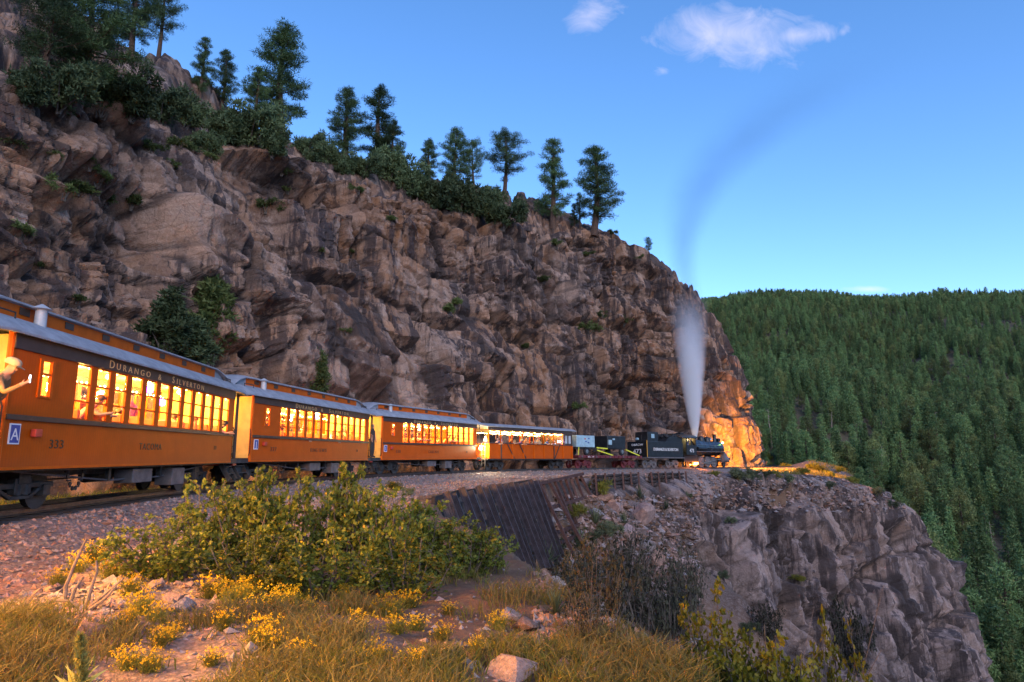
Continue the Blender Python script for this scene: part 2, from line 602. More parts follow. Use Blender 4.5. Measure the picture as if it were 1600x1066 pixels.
LA, LB = dens_line(RIM_A), dens_line(RIM_B)
POLY = np.vstack([LA[::3], LB[::3], [(-400, 400, 0), (-600, 0, 0), (-200, -400, 0)]])


def inside_rim(x, y):
    c = np.zeros(x.shape, bool)
    n = len(POLY)
    for i in range(n):
        x1, y1 = POLY[i, :2]; x2, y2 = POLY[(i + 1) % n, :2]
        if y1 == y2: continue
        hit = ((y1 > y) != (y2 > y)) & (x < (x2 - x1) * (y - y1) / (y2 - y1) + x1)
        c ^= hit
    return c


def near_line(x, y, L, yy=None):
    d = np.full(x.shape, 1e9); z = np.zeros(x.shape)
    for a in range(0, len(x), 20000):
        dx = x[a:a + 20000, None] - L[None, :, 0]; dy = y[a:a + 20000, None] - L[None, :, 1]
        q = dx * dx + dy * dy
        k = np.argmin(q, 1)
        d[a:a + 20000] = np.sqrt(q[np.arange(len(k)), k]); z[a:a + 20000] = L[k, 2]
        if yy is not None: yy[a:a + 20000] = L[k, 1]
    return d, z


def hill_z(x, y):
    d = np.maximum(y, 0.42 * np.hypot(x, y))
    az = np.arctan2(x, y)
    und = fbm(x * 0.006 + 5, y * 0.006 + 9, 41, 4) * 20 * sstep(140, 420, d)
    top = 950 + 40 * np.sin(az * 7 + 1)
    up = np.interp(d, [0, 100, 150, 300, 500, 700, 950, 1100, 2500, 6000], [-150, -75, -52, 4, 84, 165, 235, 244, 190, 150])
    up = up - sstep(0.45, 0.22, az) * sstep(700, 950, d) * 9
    gul = -16 * np.exp(-((az - 0.52) / 0.05) ** 2) * sstep(160, 350, d) * sstep(900, 500, d)
    return up + und + gul * 0.7 + (top - top)


def ground_z(x, y, fine=True):
    shp = np.shape(x)
    x = np.asarray(x, float).ravel(); y = np.asarray(y, float).ravel()
    s, r = to_track(x, y)
    zt = np.interp(s, PS, PZ) - 0.52
    yA = np.zeros(x.shape)
    dA, zA = near_line(x, y, LA, yA); dB, zB = near_line(x, y, LB)
    ins = inside_rim(x, y)
    din = np.minimum(dA, dB); zr = np.where(dA < dB, zA, zB)
    rr = np.maximum(0, r - 2.6)
    z_in = (zt * din + zr * rr * 1.0) / (din + rr + 1e-6)
    mound = 1.6 * np.exp(-(((x - 45) / 4.5) ** 2 + ((y - 97) / 6.0) ** 2))
    z_in = z_in + mound
    ndl = fbm(x * 0.22, y * 0.22, 5, 4)
    zA2 = zA - 0.74 * dA - 0.25 * np.minimum(dA, 1.2) + ndl * np.minimum(dA, 6) * 0.22 - 0.5 * np.maximum(0, dA - 9)
    zA2 = zA2 - 2.3 * sstep(18.5, 21.5, yA) * sstep(42, 36, yA) * sstep(0.15, 0.9, dA)
    zB2 = zB - 4.0 * (dB + 1.3)
    z_out = np.maximum(np.maximum(zA2, zB2), -78)
    z_out = np.maximum(z_out, hill_z(x, y))
    z = np.where(ins, z_in, z_out)
    if fine:
        off = sstep(2.2, 3.5, np.abs(r))
        z = z + (fbm(x * 0.45, y * 0.45, 3, 3) * 0.16 + fbm(x * 2.1, y * 2.1, 8, 3) * 0.05) * off * np.where(ins, 1.0, 1.4)
    return z.reshape(shp)


# ---------------------------------------------------------------- ground sheet (polar, finer near and inside the view)
def ground_material():
    t = NT('ground_soil')
    v = t.pos()
    g = t.attr('gravel').outputs['Fac']; fo = t.attr('forest').outputs['Fac']
    n1 = t.noise(0.35, 4, 0.65, v); n2 = t.noise(6, 4, 0.75, v); n3 = t.noise(38, 3, 0.7, v)
    soil = t.mix(t.ramp(n1, 0.35, 0.65), (0.11, 0.066, 0.045), (0.17, 0.105, 0.072))
    soil = t.mix(t.ramp(n2, 0.45, 0.75), soil, (0.20, 0.135, 0.085))
    vo = t.n('ShaderNodeTexVoronoi'); vo.inputs['Scale'].default_value = 26.0
    t.t.links.new(v, vo.inputs['Vector'])
    sepc = t.n('ShaderNodeSeparateColor'); t.t.links.new(vo.outputs['Color'], sepc.inputs[0])
    grv = t.mix(sepc.outputs[0], (0.15, 0.115, 0.105), (0.34, 0.25, 0.22))
    grv = t.mix(t.ramp(vo.outputs['Distance'], 0.2, 0.7, 0.0, 0.5), grv, (0.10, 0.075, 0.07))
    c = t.mix(t.ramp(t.math('ADD', g, t.math('MULTIPLY', t.math('SUBTRACT', n2, 0.5), 0.7)), 0.35, 0.65), soil, grv)
    flo = t.mix(t.ramp(n1, 0.35, 0.65), (0.06, 0.055, 0.035), (0.12, 0.095, 0.06))
    pale = t.ramp(t.noise(0.02, 4, 0.6, v), 0.64, 0.72)
    flo = t.mix(t.math('MULTIPLY', pale, 0.8), flo, (0.26, 0.20, 0.15))
    c = t.mix(fo, c, flo)
    c = t.mix(0.4, c, t.mix(n3, (0.35, 0.35, 0.35), (1, 1, 1)), 'MULTIPLY')
    t.bump(n2, 0.6, 0.06)
    return t.done(c, 0.9, 0, 0.2)


M['ground'] = ground_material()
az = np.unique(np.r_[np.linspace(-180, -48, 34), np.linspace(-48, 46, 560), np.linspace(46, 180, 34)])
rad = np.exp(np.linspace(math.log(1.0), math.log(1500.0), 400))
rad = np.r_[0.05, rad, 2500, 6000]
A_, R_ = np.meshgrid(np.radians(az), rad)
gx, gy = R_ * np.sin(A_), R_ * np.cos(A_)
gz = ground_z(gx, gy)
gs, gr = to_track(gx, gy)
ins = inside_rim(gx.ravel(), gy.ravel())
grav = np.where(ins & (gr > -4.5), sstep(9.0, 5.0, gr + fbm(gx.ravel() * .3, gy.ravel() * .3, 77) * 2.2) * 1.0, 0.0)
grav = np.maximum(grav, np.where(~ins, 0.45, 0))
fore = sstep(110, 150, R_.ravel())
ground = np_obj('ground', np.stack([gx, gy, gz], -1).reshape(-1, 3), grid_faces(*gx.shape)[:, ::-1], [M['ground']], smooth=True, attrs={'gravel': grav, 'forest': fore})
tag(ground, kind='structure')


# ---------------------------------------------------------------- fractured rock displacement
def blocks(a, b, sa, sb, seed, amp, tilt, K, w=0.46, rot=0.22, jit=0.7):
    """continuous relief of tilted flat-faced blocks with steep sides: the highest of the neighbouring blocks wins"""
    A, B = a / sa, b / sb
    ia, ib = np.floor(A).astype(np.int64), np.floor(B).astype(np.int64)
    v1 = np.full(A.shape, -99.0); v2 = np.full(A.shape, -99.0); tone = np.zeros(A.shape)
    for u in (-1, 0, 1):
        for v in (-1, 0, 1):
            ci, cj = ia + u, ib + v
            da = A - (ci + 0.5 + jit * (hash2(ci, cj, seed) - 0.5))
            db = B - (cj + 0.5 + jit * (hash2(ci, cj, seed + 1) - 0.5))
            h, t, q, g = hash2(ci, cj, seed + 2), hash2(ci, cj, seed + 3), hash2(ci, cj, seed + 4), (hash2(ci, cj, seed + 5) - .5) * 2 * rot
            ra, rb = da + g * db, db - g * da
            lim = w * (0.8 + 0.35 * hash2(ci, cj, seed + 6))
            val = amp * (h - .5) + tilt * ((t - .5) * da + (q - .42) * db) - K * np.maximum(0, np.abs(ra) - lim) - K * np.maximum(0, np.abs(rb) - lim)
            win = val > v1
            v2 = np.where(win, v1, np.maximum(v2, val))
            tone = np.where(win, hash2(ci, cj, seed + 7), tone)
            v1 = np.where(win, val, v1)
    return np.maximum(v1, -0.95 * amp), v1 - v2, tone


def fracture(a, b, seed, k=1.0, dip=0.16, skew=0.0, colw=0.3):
    """blocky relief over a face measured in metres along (a) and up (b); returns push, block tone, crack darkness"""
    wa = a + fbm(a * 0.16, b * 0.16, seed + 50, 2) * 0.9 + b * skew
    wb = b + fbm(a * 0.13, b * 0.13, seed + 60, 2) * 1.0 + a * dip
    broken = sstep(-0.2, 0.25, fbm(a * 0.11 + 3, b * 0.11, seed + 90, 3))       # some faces stay in large slabs
    cols = colw + (1 - colw) * sstep(-0.1, 0.25, fbm(a * 0.08 + 9, b * 0.05, seed + 95, 3))   # columnar joints here and there
    p1, e1, h1 = blocks(wa, wb, 5.6, 5.8, seed, 1.9, 1.6, 14.0)
    p5, e5, h5 = blocks(wa + b * .04, wb, 1.7, 6.0, seed + 44, 0.95, 0.9, 5.0, 0.46, 0.12)
    p2, e2, h2 = blocks(wa, wb, 1.9, 2.6, seed + 11, 0.95, 0.8, 5.5)
    p3, e3, h3 = blocks(wa, wb + wa * .1, 0.85, 1.1, seed + 22, 0.36, 0.36, 2.2)
    p4, e4, h4 = blocks(wa, wb, 0.48, 0.40, seed + 33, 0.13, 0.16, 0.9)
    p = p1 + p5 * cols + p2 * (0.55 + 0.6 * broken) + p3 * (0.45 + 0.7 * broken) + p4 * (0.3 + 0.8 * broken)
    # bedding ledges
    led = wb / 5.6 + fbm(a * 0.05, b * 0.02, seed + 5, 2) * 0.9
    saw = led - np.floor(led)
    saw = np.minimum(saw / 0.9, (1 - saw) / 0.1)
    p += 0.45 * (1 - saw) ** 1.5 * sstep(-0.2, 0.5, fbm(a * 0.06, b * 0.09, seed + 7, 2))
    p += fbm(a * 0.06, b * 0.06, seed + 99, 2) * 1.6
    tone = 0.25 * h1 + 0.2 * h5 + 0.3 * h2 + 0.25 * h3
    ck = lambda e, w: np.exp(-(e / w) ** 2)
    crack = 0.95 * ck(e1, .55) + 0.75 * ck(e5, .26) * cols + 0.8 * ck(e2, .22) * (0.45 + .55 * broken) + 0.5 * ck(e3, .10) * (.3 + .7 * broken)
    return p * k, tone, np.clip(crack, 0, 1)


def soften(p):
    k = np.array([1, 2, 3, 2, 1]) / 9.0
    q = np.pad(p, 2, mode='edge')
    q = sum(k[i] * q[i:i + p.shape[0]] for i in range(5))
    return sum(k[i] * q[:, i:i + p.shape[1]] for i in range(5))


# upper cliff: base line follows the track on its left, then turns round the nose
cs = [-40.0]
while cs[-1] < 132:
    p = trk(cs[-1], -6.0)
    d = math.hypot(p[0], p[1])
    onscreen = p[1] > 2
    cs.append(cs[-1] + (max(0.055, min(0.16, d * 0.0021)) if onscreen and -2 < cs[-1] < 112 else 0.8))
cs = np.array(cs)
rb = -np.interp(cs, [-40, 0, 20, 40, 60, 70, 77, 83, 88, 94, 104, 132], [7, 7, 6.4, 6.2, 6.5, 7.6, 7.2, 5.2, 4.0, 3.6, 3.8, 6])
base = trk(cs, rb, -0.75)
tx, ty = np.gradient(base[:, 0], cs), np.gradient(base[:, 1], cs)
ksm = 121
def smo(v, w):
    return np.convolve(np.pad(v, w, mode='edge'), np.ones(2 * w + 1) / (2 * w + 1), 'same')[w:-w]
tx, ty = smo(tx, 40), smo(ty, 40)
tl = np.hypot(tx, ty)
nx, ny = -ty / tl, tx / tl                                   # into the cliff (left of the line)
RIDGE = np.array([(-900, 60), (-300, 120), (0, 152), (100, 160), (200, 192), (300, 226), (400, 244), (470, 258), (560, 288), (650, 322), (750, 348), (800, 362), (860, 364),
                  (940, 366), (1000, 386), (1040, 420), (1060, 446), (1080, 468), (1100, 486), (1125, 500), (1300, 505)], float)
TIER2 = np.array([(-900, -400), (-200, -160), (0, -70), (100, 5), (200, 55), (290, 98), (340, 160), (420, 196), (500, 236), (600, 262), (700, 285), (770, 296), (815, 300), (860, 326), (910, 352),
                  (960, 366), (1000, 382), (1060, 436), (1125, 488), (1300, 500)], float)
lean = np.interp(cs, [-40, 10, 30, 60, 80, 90, 132], [0.50, 0.46, 0.40, 0.34, 0.28, 0.23, 0.25])
Hc = np.full(cs.shape, 18.0)
for _ in range(25):
    topx, topy = base[:, 0] + nx * lean * Hc, base[:, 1] + ny * lean * Hc
    P3 = np.stack([topx, np.maximum(topy, 9.0), base[:, 2] + Hc], -1)
    px, py = proj(P3)
    want = np.interp(px, RIDGE[:, 0], RIDGE[:, 1])
    Hc = np.clip(Hc + (py - want) * P3[:, 1] / FPX * 0.8, 9, 36)
Hc = np.where(cs < 4, np.interp(cs, [-40, 4], [14, float(np.interp(4, cs, Hc))]), Hc)
Hc = np.where(cs > 104, np.minimum(Hc, 24.5), Hc)
Hc = smo(Hc, 30)
NT_, NC_ = 330, 64
tt = np.linspace(0, 1, NT_)[:, None]
face_x = base[None, :, 0] + nx * lean * Hc * tt ** 1.12
face_y = base[None, :, 1] + ny * lean * Hc * tt ** 1.12
face_z = base[None, :, 2] - 0.6 + (Hc + 0.6) * tt + 0 * cs
aa = np.broadcast_to(cs[None], face_x.shape)
bb = face_z - base[None, :, 2]
push, tone, crack = fracture(aa.ravel(), bb.ravel(), 101)
push = push.reshape(aa.shape)
# hand-placed hollows and bulges that the photograph shows
def blob(px_, py_, sx_, sy_, amp):
    X, Y = proj(np.stack([face_x, np.maximum(face_y, 5), face_z], -1))
    return amp * np.exp(-((X - px_) / sx_) ** 2 - ((Y - py_) / sy_) ** 2)
push = push + blob(215, 400, 60, 75, -1.9) + blob(90, 250, 90, 22, 1.0) + blob(640, 360, 110, 30, 0.9) + blob(60, 480, 80, 60, 1.2) + blob(200, 240, 40, 22, -0.9) + blob(1040, 560, 45, 30, 1.2) + blob(1050, 620, 60, 35, -1.6) + blob(700, 560, 160, 40, 0.8)
edge_fade = np.clip(bb / 1.5, 0.15, 1) * (1 - 0.6 * sstep(84, 90, cs)[None] * sstep(.6, .9, tt))
upn = 0.28
face_x = face_x - nx * push * edge_fade
face_y = face_y - ny * push * edge_fade
face_z = face_z + upn * push * edge_fade
# slope above the rim of the cliff, going away from the viewer
tp = np.stack([face_x[-1], face_y[-1], face_z[-1]], -1)
flat_x, flat_y = base[:, 0] + nx * lean * Hc, base[:, 1] + ny * lean * Hc
rl = np.hypot(flat_x, np.maximum(flat_y, 6))
mx_, my_ = flat_x / rl, np.maximum(flat_y, 6) / rl
D2 = np.interp(cs, [-40, 20, 40, 60, 75, 132], [20, 18, 14, 12, 8, 6])
Z2 = base[:, 2] + Hc
for _ in range(25):
    P3 = np.stack([flat_x + mx_ * D2, np.maximum(flat_y + my_ * D2, 12), Z2], -1)
    px, py = proj(P3)
    Z2 = Z2 + (py - np.interp(px, TIER2[:, 0], TIER2[:, 1])) * P3[:, 1] / FPX * 0.8
Z2 = np.clip(Z2, base[:, 2] + Hc - 2, base[:, 2] + Hc + 22)
Z2 = np.where(cs > 90, Z2 + (base[:, 2] + Hc - 1.2 - Z2) * sstep(90, 98, cs), Z2)
Z2 = smo(Z2, 60)
cap = []
captone = []
for q in np.linspace(0, 1, NC_ + 1)[1:]:
    g = q * 1.9
    dd = D2 * g
    zz = np.where(g <= 1, (base[:, 2] + Hc) + (Z2 - base[:, 2] - Hc) * (g ** 1.05), Z2 - (g - 1) * 3.0)
    x_, y_ = flat_x + mx_ * dd, flat_y + my_ * dd
    p_, t_, c_ = fracture(cs, np.full(cs.shape, 40.0) + dd, 303)
    rough = 0.75 * sstep(0, 0.05, q)
    blend = 1 - sstep(0, 0.10, q)
    x_ = x_ + (tp[:, 0] - flat_x) * blend; y_ = y_ + (tp[:, 1] - flat_y) * blend
    zz = zz * (1 - blend) + (zz + tp[:, 2] - (base[:, 2] + Hc)) * blend + p_ * rough * (1 - blend)
    cap.append(np.stack([x_, y_, zz], -1)); captone.append((t_, c_))
V = np.concatenate([np.stack([face_x, face_y, face_z], -1)] + [c[None] for c in cap], 0)
tone = np.concatenate([tone.reshape(aa.shape)] + [c[0][None] for c in captone], 0)
crack = np.concatenate([crack.reshape(aa.shape)] + [c[1][None] for c in captone], 0)
cliff_F = grid_faces(V.shape[0], V.shape[1])
cliff = np_obj('cliff', V.reshape(-1, 3), cliff_F, [M['rock_up']], attrs={'block': tone.ravel(), 'crack': crack.ravel()})
tag(cliff, kind='structure')

# ---------------------------------------------------------------- lower cliff under the track
LBs = dens_line(RIM_B, 0.14)
arc = np.r_[0, np.cumsum(np.hypot(*np.diff(LBs[:, :2], axis=0).T))]
keep = arc < 118
LBs, arc = LBs[keep], arc[keep]
tx, ty = smo(np.gradient(LBs[:, 0]), 50), smo(np.gradient(LBs[:, 1]), 50)
tl = np.hypot(tx, ty)
ox, oy = ty / tl, -tx / tl                                   # outwards, to the right of the rim line
NL = 300
drop = np.linspace(0, 1, NL)[:, None] ** 1.05
# horizontal reach and fall of the face, from a gentle shoulder at the far end to a steep wall in the middle
qs = np.array([0, 0.06, 0.15, 0.3, 0.5, 0.75, 1.0])
mid_r = np.array([0, 1.2, 2.6, 4.6, 7.4, 11.0, 15.0]); mid_z = np.array([0, -0.7, -3.6, -10.5, -18, -27, -36])
end_r = np.array([0, 3.8, 7.2, 9.4, 10.8, 12.0, 14.0]); end_z = np.array([0, -1.6, -4.2, -9.5, -17, -28, -42])
lft_r = np.array([0, 1.6, 4.0, 8.5, 15.0, 22, 30]); lft_z = np.array([0, -0.9, -2.6, -6.5, -13, -23, -36])
we = sstep(38, 64, arc)[None]; wl = sstep(16, 2, arc)[None]
g = lambda tab: np.interp(drop, qs, tab)
reach = g(mid_r) * (1 - we - wl) + g(end_r) * we + g(lft_r) * wl
fall = g(mid_z) * (1 - we - wl) + g(end_z) * we + g(lft_z) * wl
lx, ly, lz = LBs[None, :, 0] + ox * reach, LBs[None, :, 1] + oy * reach, LBs[None, :, 2] + fall + 0.05 - 2.5 * sstep(13, 4, arc)[None] * np.clip(-fall / 3, 0, 1)
aa = np.broadcast_to(arc[None], lx.shape)
push, ltone, lcrack = fracture(aa.ravel(), lz.ravel() * 0.9 + reach.ravel() * 0.25, 511, 1.0, -0.10, 0.12, 0.8)
push = push.reshape(lx.shape) * np.clip(-fall / 2.0, 0.0, 1) * 1.1
lx, ly, lz = lx + ox * push, ly + oy * push, lz + push * 0.35
# the top edge tucks under the bench
lx[0] -= ox * 1.6; ly[0] -= oy * 1.6; lz[0] -= 0.5
lower = np_obj('lower_cliff', np.stack([lx, ly, lz], -1).reshape(-1, 3), grid_faces(*lx.shape)[:, ::-1], [M['rock_low']], attrs={'block': ltone, 'crack': lcrack})
tag(lower, kind='structure')


# ---------------------------------------------------------------- surfaces to stand things on
def bvh_of(ob):
    me = ob.data
    return BVHTree.FromPolygons([v.co[:] for v in me.vertices], [p.vertices[:] for p in me.polygons])


BV = {'cliff': bvh_of(cliff), 'ground': bvh_of(ground), 'lower': bvh_of(lower)}


def hit(px, py, which=('cliff', 'ground', 'lower')):
    d = ray_dir(px, py)
    best = None
    for w in which:
        h = BV[w].ray_cast(Vector((0, 0, 0)), d)
        if h[0] is not None and (best is None or h[3] < best[1]):
            best = (h[0], h[3], h[1])
    return best


def gz1(x, y):
    h = BV['ground'].ray_cast(Vector((x, y, 400)), Vector((0, 0, -1)))
    return h[0].z if h[0] is not None else float(ground_z(np.array([x]), np.array([y]))[0])


# ---------------------------------------------------------------- track bed, sleepers and rails
bs = np.unique(np.r_[np.arange(-40, -6, 1.0), np.arange(-6, 40, 0.16), np.arange(40, 130, 0.4)])
br = np.array([-3.3, -2.6, -2.1, -1.7, -1.35, -1.0, -.5, 0, .5, 1.0, 1.35, 1.6, 1.85, 2.1, 2.4, 2.7, 3.1, 3.6])
bh = np.array([-.75, -.52, -.36, -.22, -.16, -.16, -.17, -.18, -.17, -.16, -.16, -.2, -.27, -.35, -.43, -.50, -.56, -.8])
BS_, BR_ = np.meshgrid(bs, br, indexing='ij')
bp = trk(BS_.ravel(), BR_.ravel(), 0).reshape(*BS_.shape, 3)
bp[..., 2] += bh[None] + fbm(BS_ * 2.3, BR_ * 2.3, 9, 3) * 0.035
M['ballast'] = pm('ballast', (0.20, 0.165, 0.155), 0.9, 0, 0.45, 12, 1.0, 22, 0.08)
bed = np_obj('track_bed', bp.reshape(-1, 3), grid_faces(*BS_.shape)[:, ::-1], [M['ballast']], smooth=True)
tag(bed, kind='structure')

track = empty('railway_track')
tag(track, kind='structure')
tie_me = MB().box(-1.0, 1.0, -0.11, 0.11, -0.17, 0).mesh('sleeper', M['tie'], bevel=0.012)
for i in range(190):
    s = -9 + i * 0.6
    if 42 < s < 74 and i % 2 and False: continue
    o = link(bpy.data.objects.new('sleeper', tie_me), track)
    o.location = trk(s, random.uniform(-.03, .03), -0.12)
    o.rotation_euler = (0, 0, -trk_heading(s) + random.uniform(-.02, .02))
    o.scale = (random.uniform(.98, 1.04), random.uniform(.9, 1.1), 1)
prof = [(-.05, -.12), (.05, -.12), (.05, -.105), (.012, -.09), (.012, -.03), (.032, -.022), (.032, 0), (-.032, 0), (-.032, -.022), (-.012, -.03), (-.012, -.09), (-.05, -.105)]
for off in (-0.47, 0.47):
    m = MB()
    secs = []
    for s in np.arange(-40, 125, 0.5):
        t = trk_heading(s)
        secs.append([tuple(trk(s, off + a, h)) for a, h in prof])
    m.loft(secs, closed=True, caps=True)
    m.build('rail', M['rail_top'], track)

# ---------------------------------------------------------------- train
def siding(name, col, pitch=26.0):
    t = NT(name)
    v = t.pos()
    sp = t.n('ShaderNodeSeparateXYZ'); t.t.links.new(v, sp.inputs[0])
    w = t.math('PINGPONG', t.math('MULTIPLY', sp.outputs[0], pitch / 2), 0.5)
    groove = t.ramp(w, 0.0, 0.07)
    dirt = t.noise(1.7, 6, 0.7, v)
    fine = t.noise(14, 5, 0.7, t.pos((1, 1, 0.15)))
    c = t.mix(t.ramp(dirt, 0.3, 0.75), sc3(col, 0.86), sc3(col, 1.06))
    c = t.mix(t.math('MULTIPLY', t.ramp(fine, 0.55, 0.8), 0.25), c, sc3(col, 0.6))
    low = t.ramp(sp.outputs[2], 0.78, 1.15, 0.35, 0.0)
    c = t.mix(t.math('MULTIPLY', low, dirt), c, (0.13, 0.08, 0.05))
    c = t.mix(t.math('MULTIPLY', t.math('SUBTRACT', 1.0, groove), 0.55), c, sc3(col, 0.35))
    t.bump(groove, 0.25, 0.006)
    return t.done(c, 0.5, 0, 0.12)


M['gold'] = siding('orange_gold_paint', (0.50, 0.083, 0.002))
M['gold_plain'] = pm('orange_gold_trim', (0.50, 0.093, 0.003), 0.5, 0, 0.12, 3, spec=0.15)
M['umber'] = pm('dark_brown_paint', (0.05, 0.030, 0.022), 0.5, 0, 0.25, 3)
M['roof'] = pm('grey_canvas_roof', (0.25, 0.265, 0.30), 0.7, 0, 0.22, 2.2, 0.3, 9, 0.02)
M['roof_pale'] = pm('pale_roof_vent', (0.42, 0.45, 0.48), 0.5, 0.1, 0.15, 3)
M['cream'] = pm('cream_interior_paint', (0.78, 0.52, 0.16), 0.5, 0, 0.12, 3)
M['oakwood'] = pm('varnished_seat', (0.26, 0.085, 0.03), 0.4, 0, 0.25, 6)
M['gilt'] = pm('gilt_lettering', (0.70, 0.47, 0.20), 0.4, 0.2, 0.1, 6)
M['blacktext'] = pm('black_lettering', (0.03, 0.02, 0.015), 0.5, 0, 0.1, 6)
M['whitetext'] = pm('white_lettering', (0.8, 0.8, 0.8), 0.5, 0, 0.05, 6)
M['sign_blue'] = pm('blue_sign', (0.02, 0.06, 0.30), 0.4, 0, 0.1, 6)
M['red'] = pm('red_paint', (0.45, 0.05, 0.03), 0.45, 0, 0.2, 6)
M['bulb'] = emit('warm_bulb', (1.0, 0.58, 0.16), 22)
M['lantern'] = emit('white_lantern', (1.0, 0.90, 0.72), 160)
M['purple'] = emit('purple_lamp', (0.30, 0.06, 1.0), 7)
M['fire'] = emit('ash_pan_fire', (1.0, 0.30, 0.04), 14)
M['flat_red'] = pm('dark_red_car_paint', (0.115, 0.018, 0.024), 0.6, 0, 0.35, 4)
M['genblue'] = pm('pale_blue_sheet_metal', (0.30, 0.45, 0.52), 0.5, 0.1, 0.15, 3)
M['strap'] = pm('yellow_strap', (0.60, 0.62, 0.04), 0.6, 0, 0.1, 6)
M['loco'] = pm('black_engine_paint', (0.018, 0.020, 0.023), 0.36, 0.25, 0.4, 3)
M['boiler'] = pm('blue_black_boiler_jacket', (0.045, 0.058, 0.075), 0.30, 0.55, 0.3, 3)
M['coal'] = pm('coal', (0.012, 0.012, 0.013), 0.5, 0, 0.4, 9, 1.0, 14, 0.1)
M['bright'] = pm('bare_steel', (0.32, 0.31, 0.30), 0.35, 0.8, 0.2, 5)


def glass_mat():
    t = NT('window_glass')
    tr = t.n('ShaderNodeBsdfTransparent')
    gl = t.n('ShaderNodeBsdfGlossy'); gl.inputs['Roughness'].default_value = 0.03
    mx = t.n('ShaderNodeMixShader'); mx.inputs[0].default_value = 0.09
    t.t.links.new(tr.outputs[0], mx.inputs[1]); t.t.links.new(gl.outputs[0], mx.inputs[2])
    t.t.links.new(mx.outputs[0], t.out.inputs['Surface'])
    return t.m


M['glass'] = glass_mat()


def text(body, size, mat, parent, loc, rot=(R(90), 0, 0), sx=1.0, name='lettering', space=1.0, align='LEFT', depth=0.004):
    cu_ = bpy.data.curves.new(name, 'FONT')
    cu_.body = body; cu_.size = size; cu_.extrude = depth; cu_.space_character = space; cu_.align_x = align
    cu_.resolution_u = 3
    tmp = bpy.data.objects.new('tmp', cu_); COL.objects.link(tmp)
    bpy.context.view_layer.update()
    me = bpy.data.meshes.new_from_object(tmp.evaluated_get(bpy.context.evaluated_depsgraph_get()))
    bpy.data.objects.remove(tmp); bpy.data.curves.remove(cu_)
    me.materials.clear(); me.materials.append(mat); me.name = name
    o = link(bpy.data.objects.new(name, me), parent)
    o.location = loc; o.rotation_euler = rot; o.scale = (sx, 1, 1)
    return o


def point_light(name, parent, loc, energy, col=(1.0, 0.50, 0.11), radius=0.12):
    d = bpy.data.lights.new(name, 'POINT')
    d.energy = energy; d.color = col; d.shadow_soft_size = radius
    o = link(bpy.data.objects.new(name, d), parent)
    o.location = loc
    return o


def place_car(root, s_mid, half):
    a, b = trk(s_mid - half), trk(s_mid + half)
    d = Vector(b - a)
    root.location = Vector((a + b) / 2)
    root.rotation_euler = (0, -math.asin(d.z / d.length), math.atan2(d.y, d.x))


def truck(parent, x0, iron, wheel_r=0.34, wb=1.45):
    t = MB()
    for sgn in (-1, 1):
        y = sgn * 0.66
        t.bar((x0 - wb / 2 - .25, y, .46), (x0 + wb / 2 + .25, y, .46), .09, .1)
        t.bar((x0 - wb / 2, y, .46), (x0 - .28, y, .24), .07, .07)
        t.bar((x0 + wb / 2, y, .46), (x0 + .28, y, .24), .07, .07)
        t.bar((x0 - .28, y, .24), (x0 + .28, y, .24), .08, .07)
        for dx in (-wb / 2, wb / 2):
            t.box(x0 + dx - .11, x0 + dx + .11, y - .08, y + .08, .24, .46)
        t.box(x0 - .24, x0 + .24, y - .07, y + .07, .30, .60)
        t.lathe([(.09, 0), (.09, .2)], (x0 - .1, y, .28), 8); t.lathe([(.09, 0), (.09, .2)], (x0 + .12, y, .28), 8)
    t.box(x0 - .17, x0 + .17, -.75, .75, .5, .72)
    fr = t.build('truck', iron, parent, bevel=0.008)
    w = MB().lathe([(wheel_r * .3, -.07), (wheel_r * .8, -.05), (wheel_r * .84, -.065), (wheel_r, -.065), (wheel_r, .05), (wheel_r * 1.09, .055), (wheel_r * 1.09, .075), (wheel_r * .3, .08)], (0, 0, 0), 20, 'y').mesh('wheel', iron, smooth=True)
    for dx in (-wb / 2, wb / 2):
        for sgn in (-1, 1):
            o = link(bpy.data.objects.new('wheel', w), fr)
            o.location = (x0 + dx, sgn * .47, wheel_r); o.scale = (1, -sgn * -1 if sgn > 0 else -1, 1)
        ax = MB().tube([(x0 + dx, -.6, wheel_r), (x0 + dx, .6, wheel_r)], .06, 8).build('axle', iron, fr)
    return fr


HB, W2 = 5.55, 1.22                                 # half length of the coach body, half width
Z_B, Z_S, Z_L, Z_E = 0.78, 1.70, 2.88, 3.18          # body bottom, belt rail, letter board, eave
WIN = [(-HB + 1.95 + i * 0.742, -HB + 1.95 + i * 0.742 + 0.56) for i in range(12)]
EWIN = (-HB + 0.78, -HB + 1.18)                      # small end window


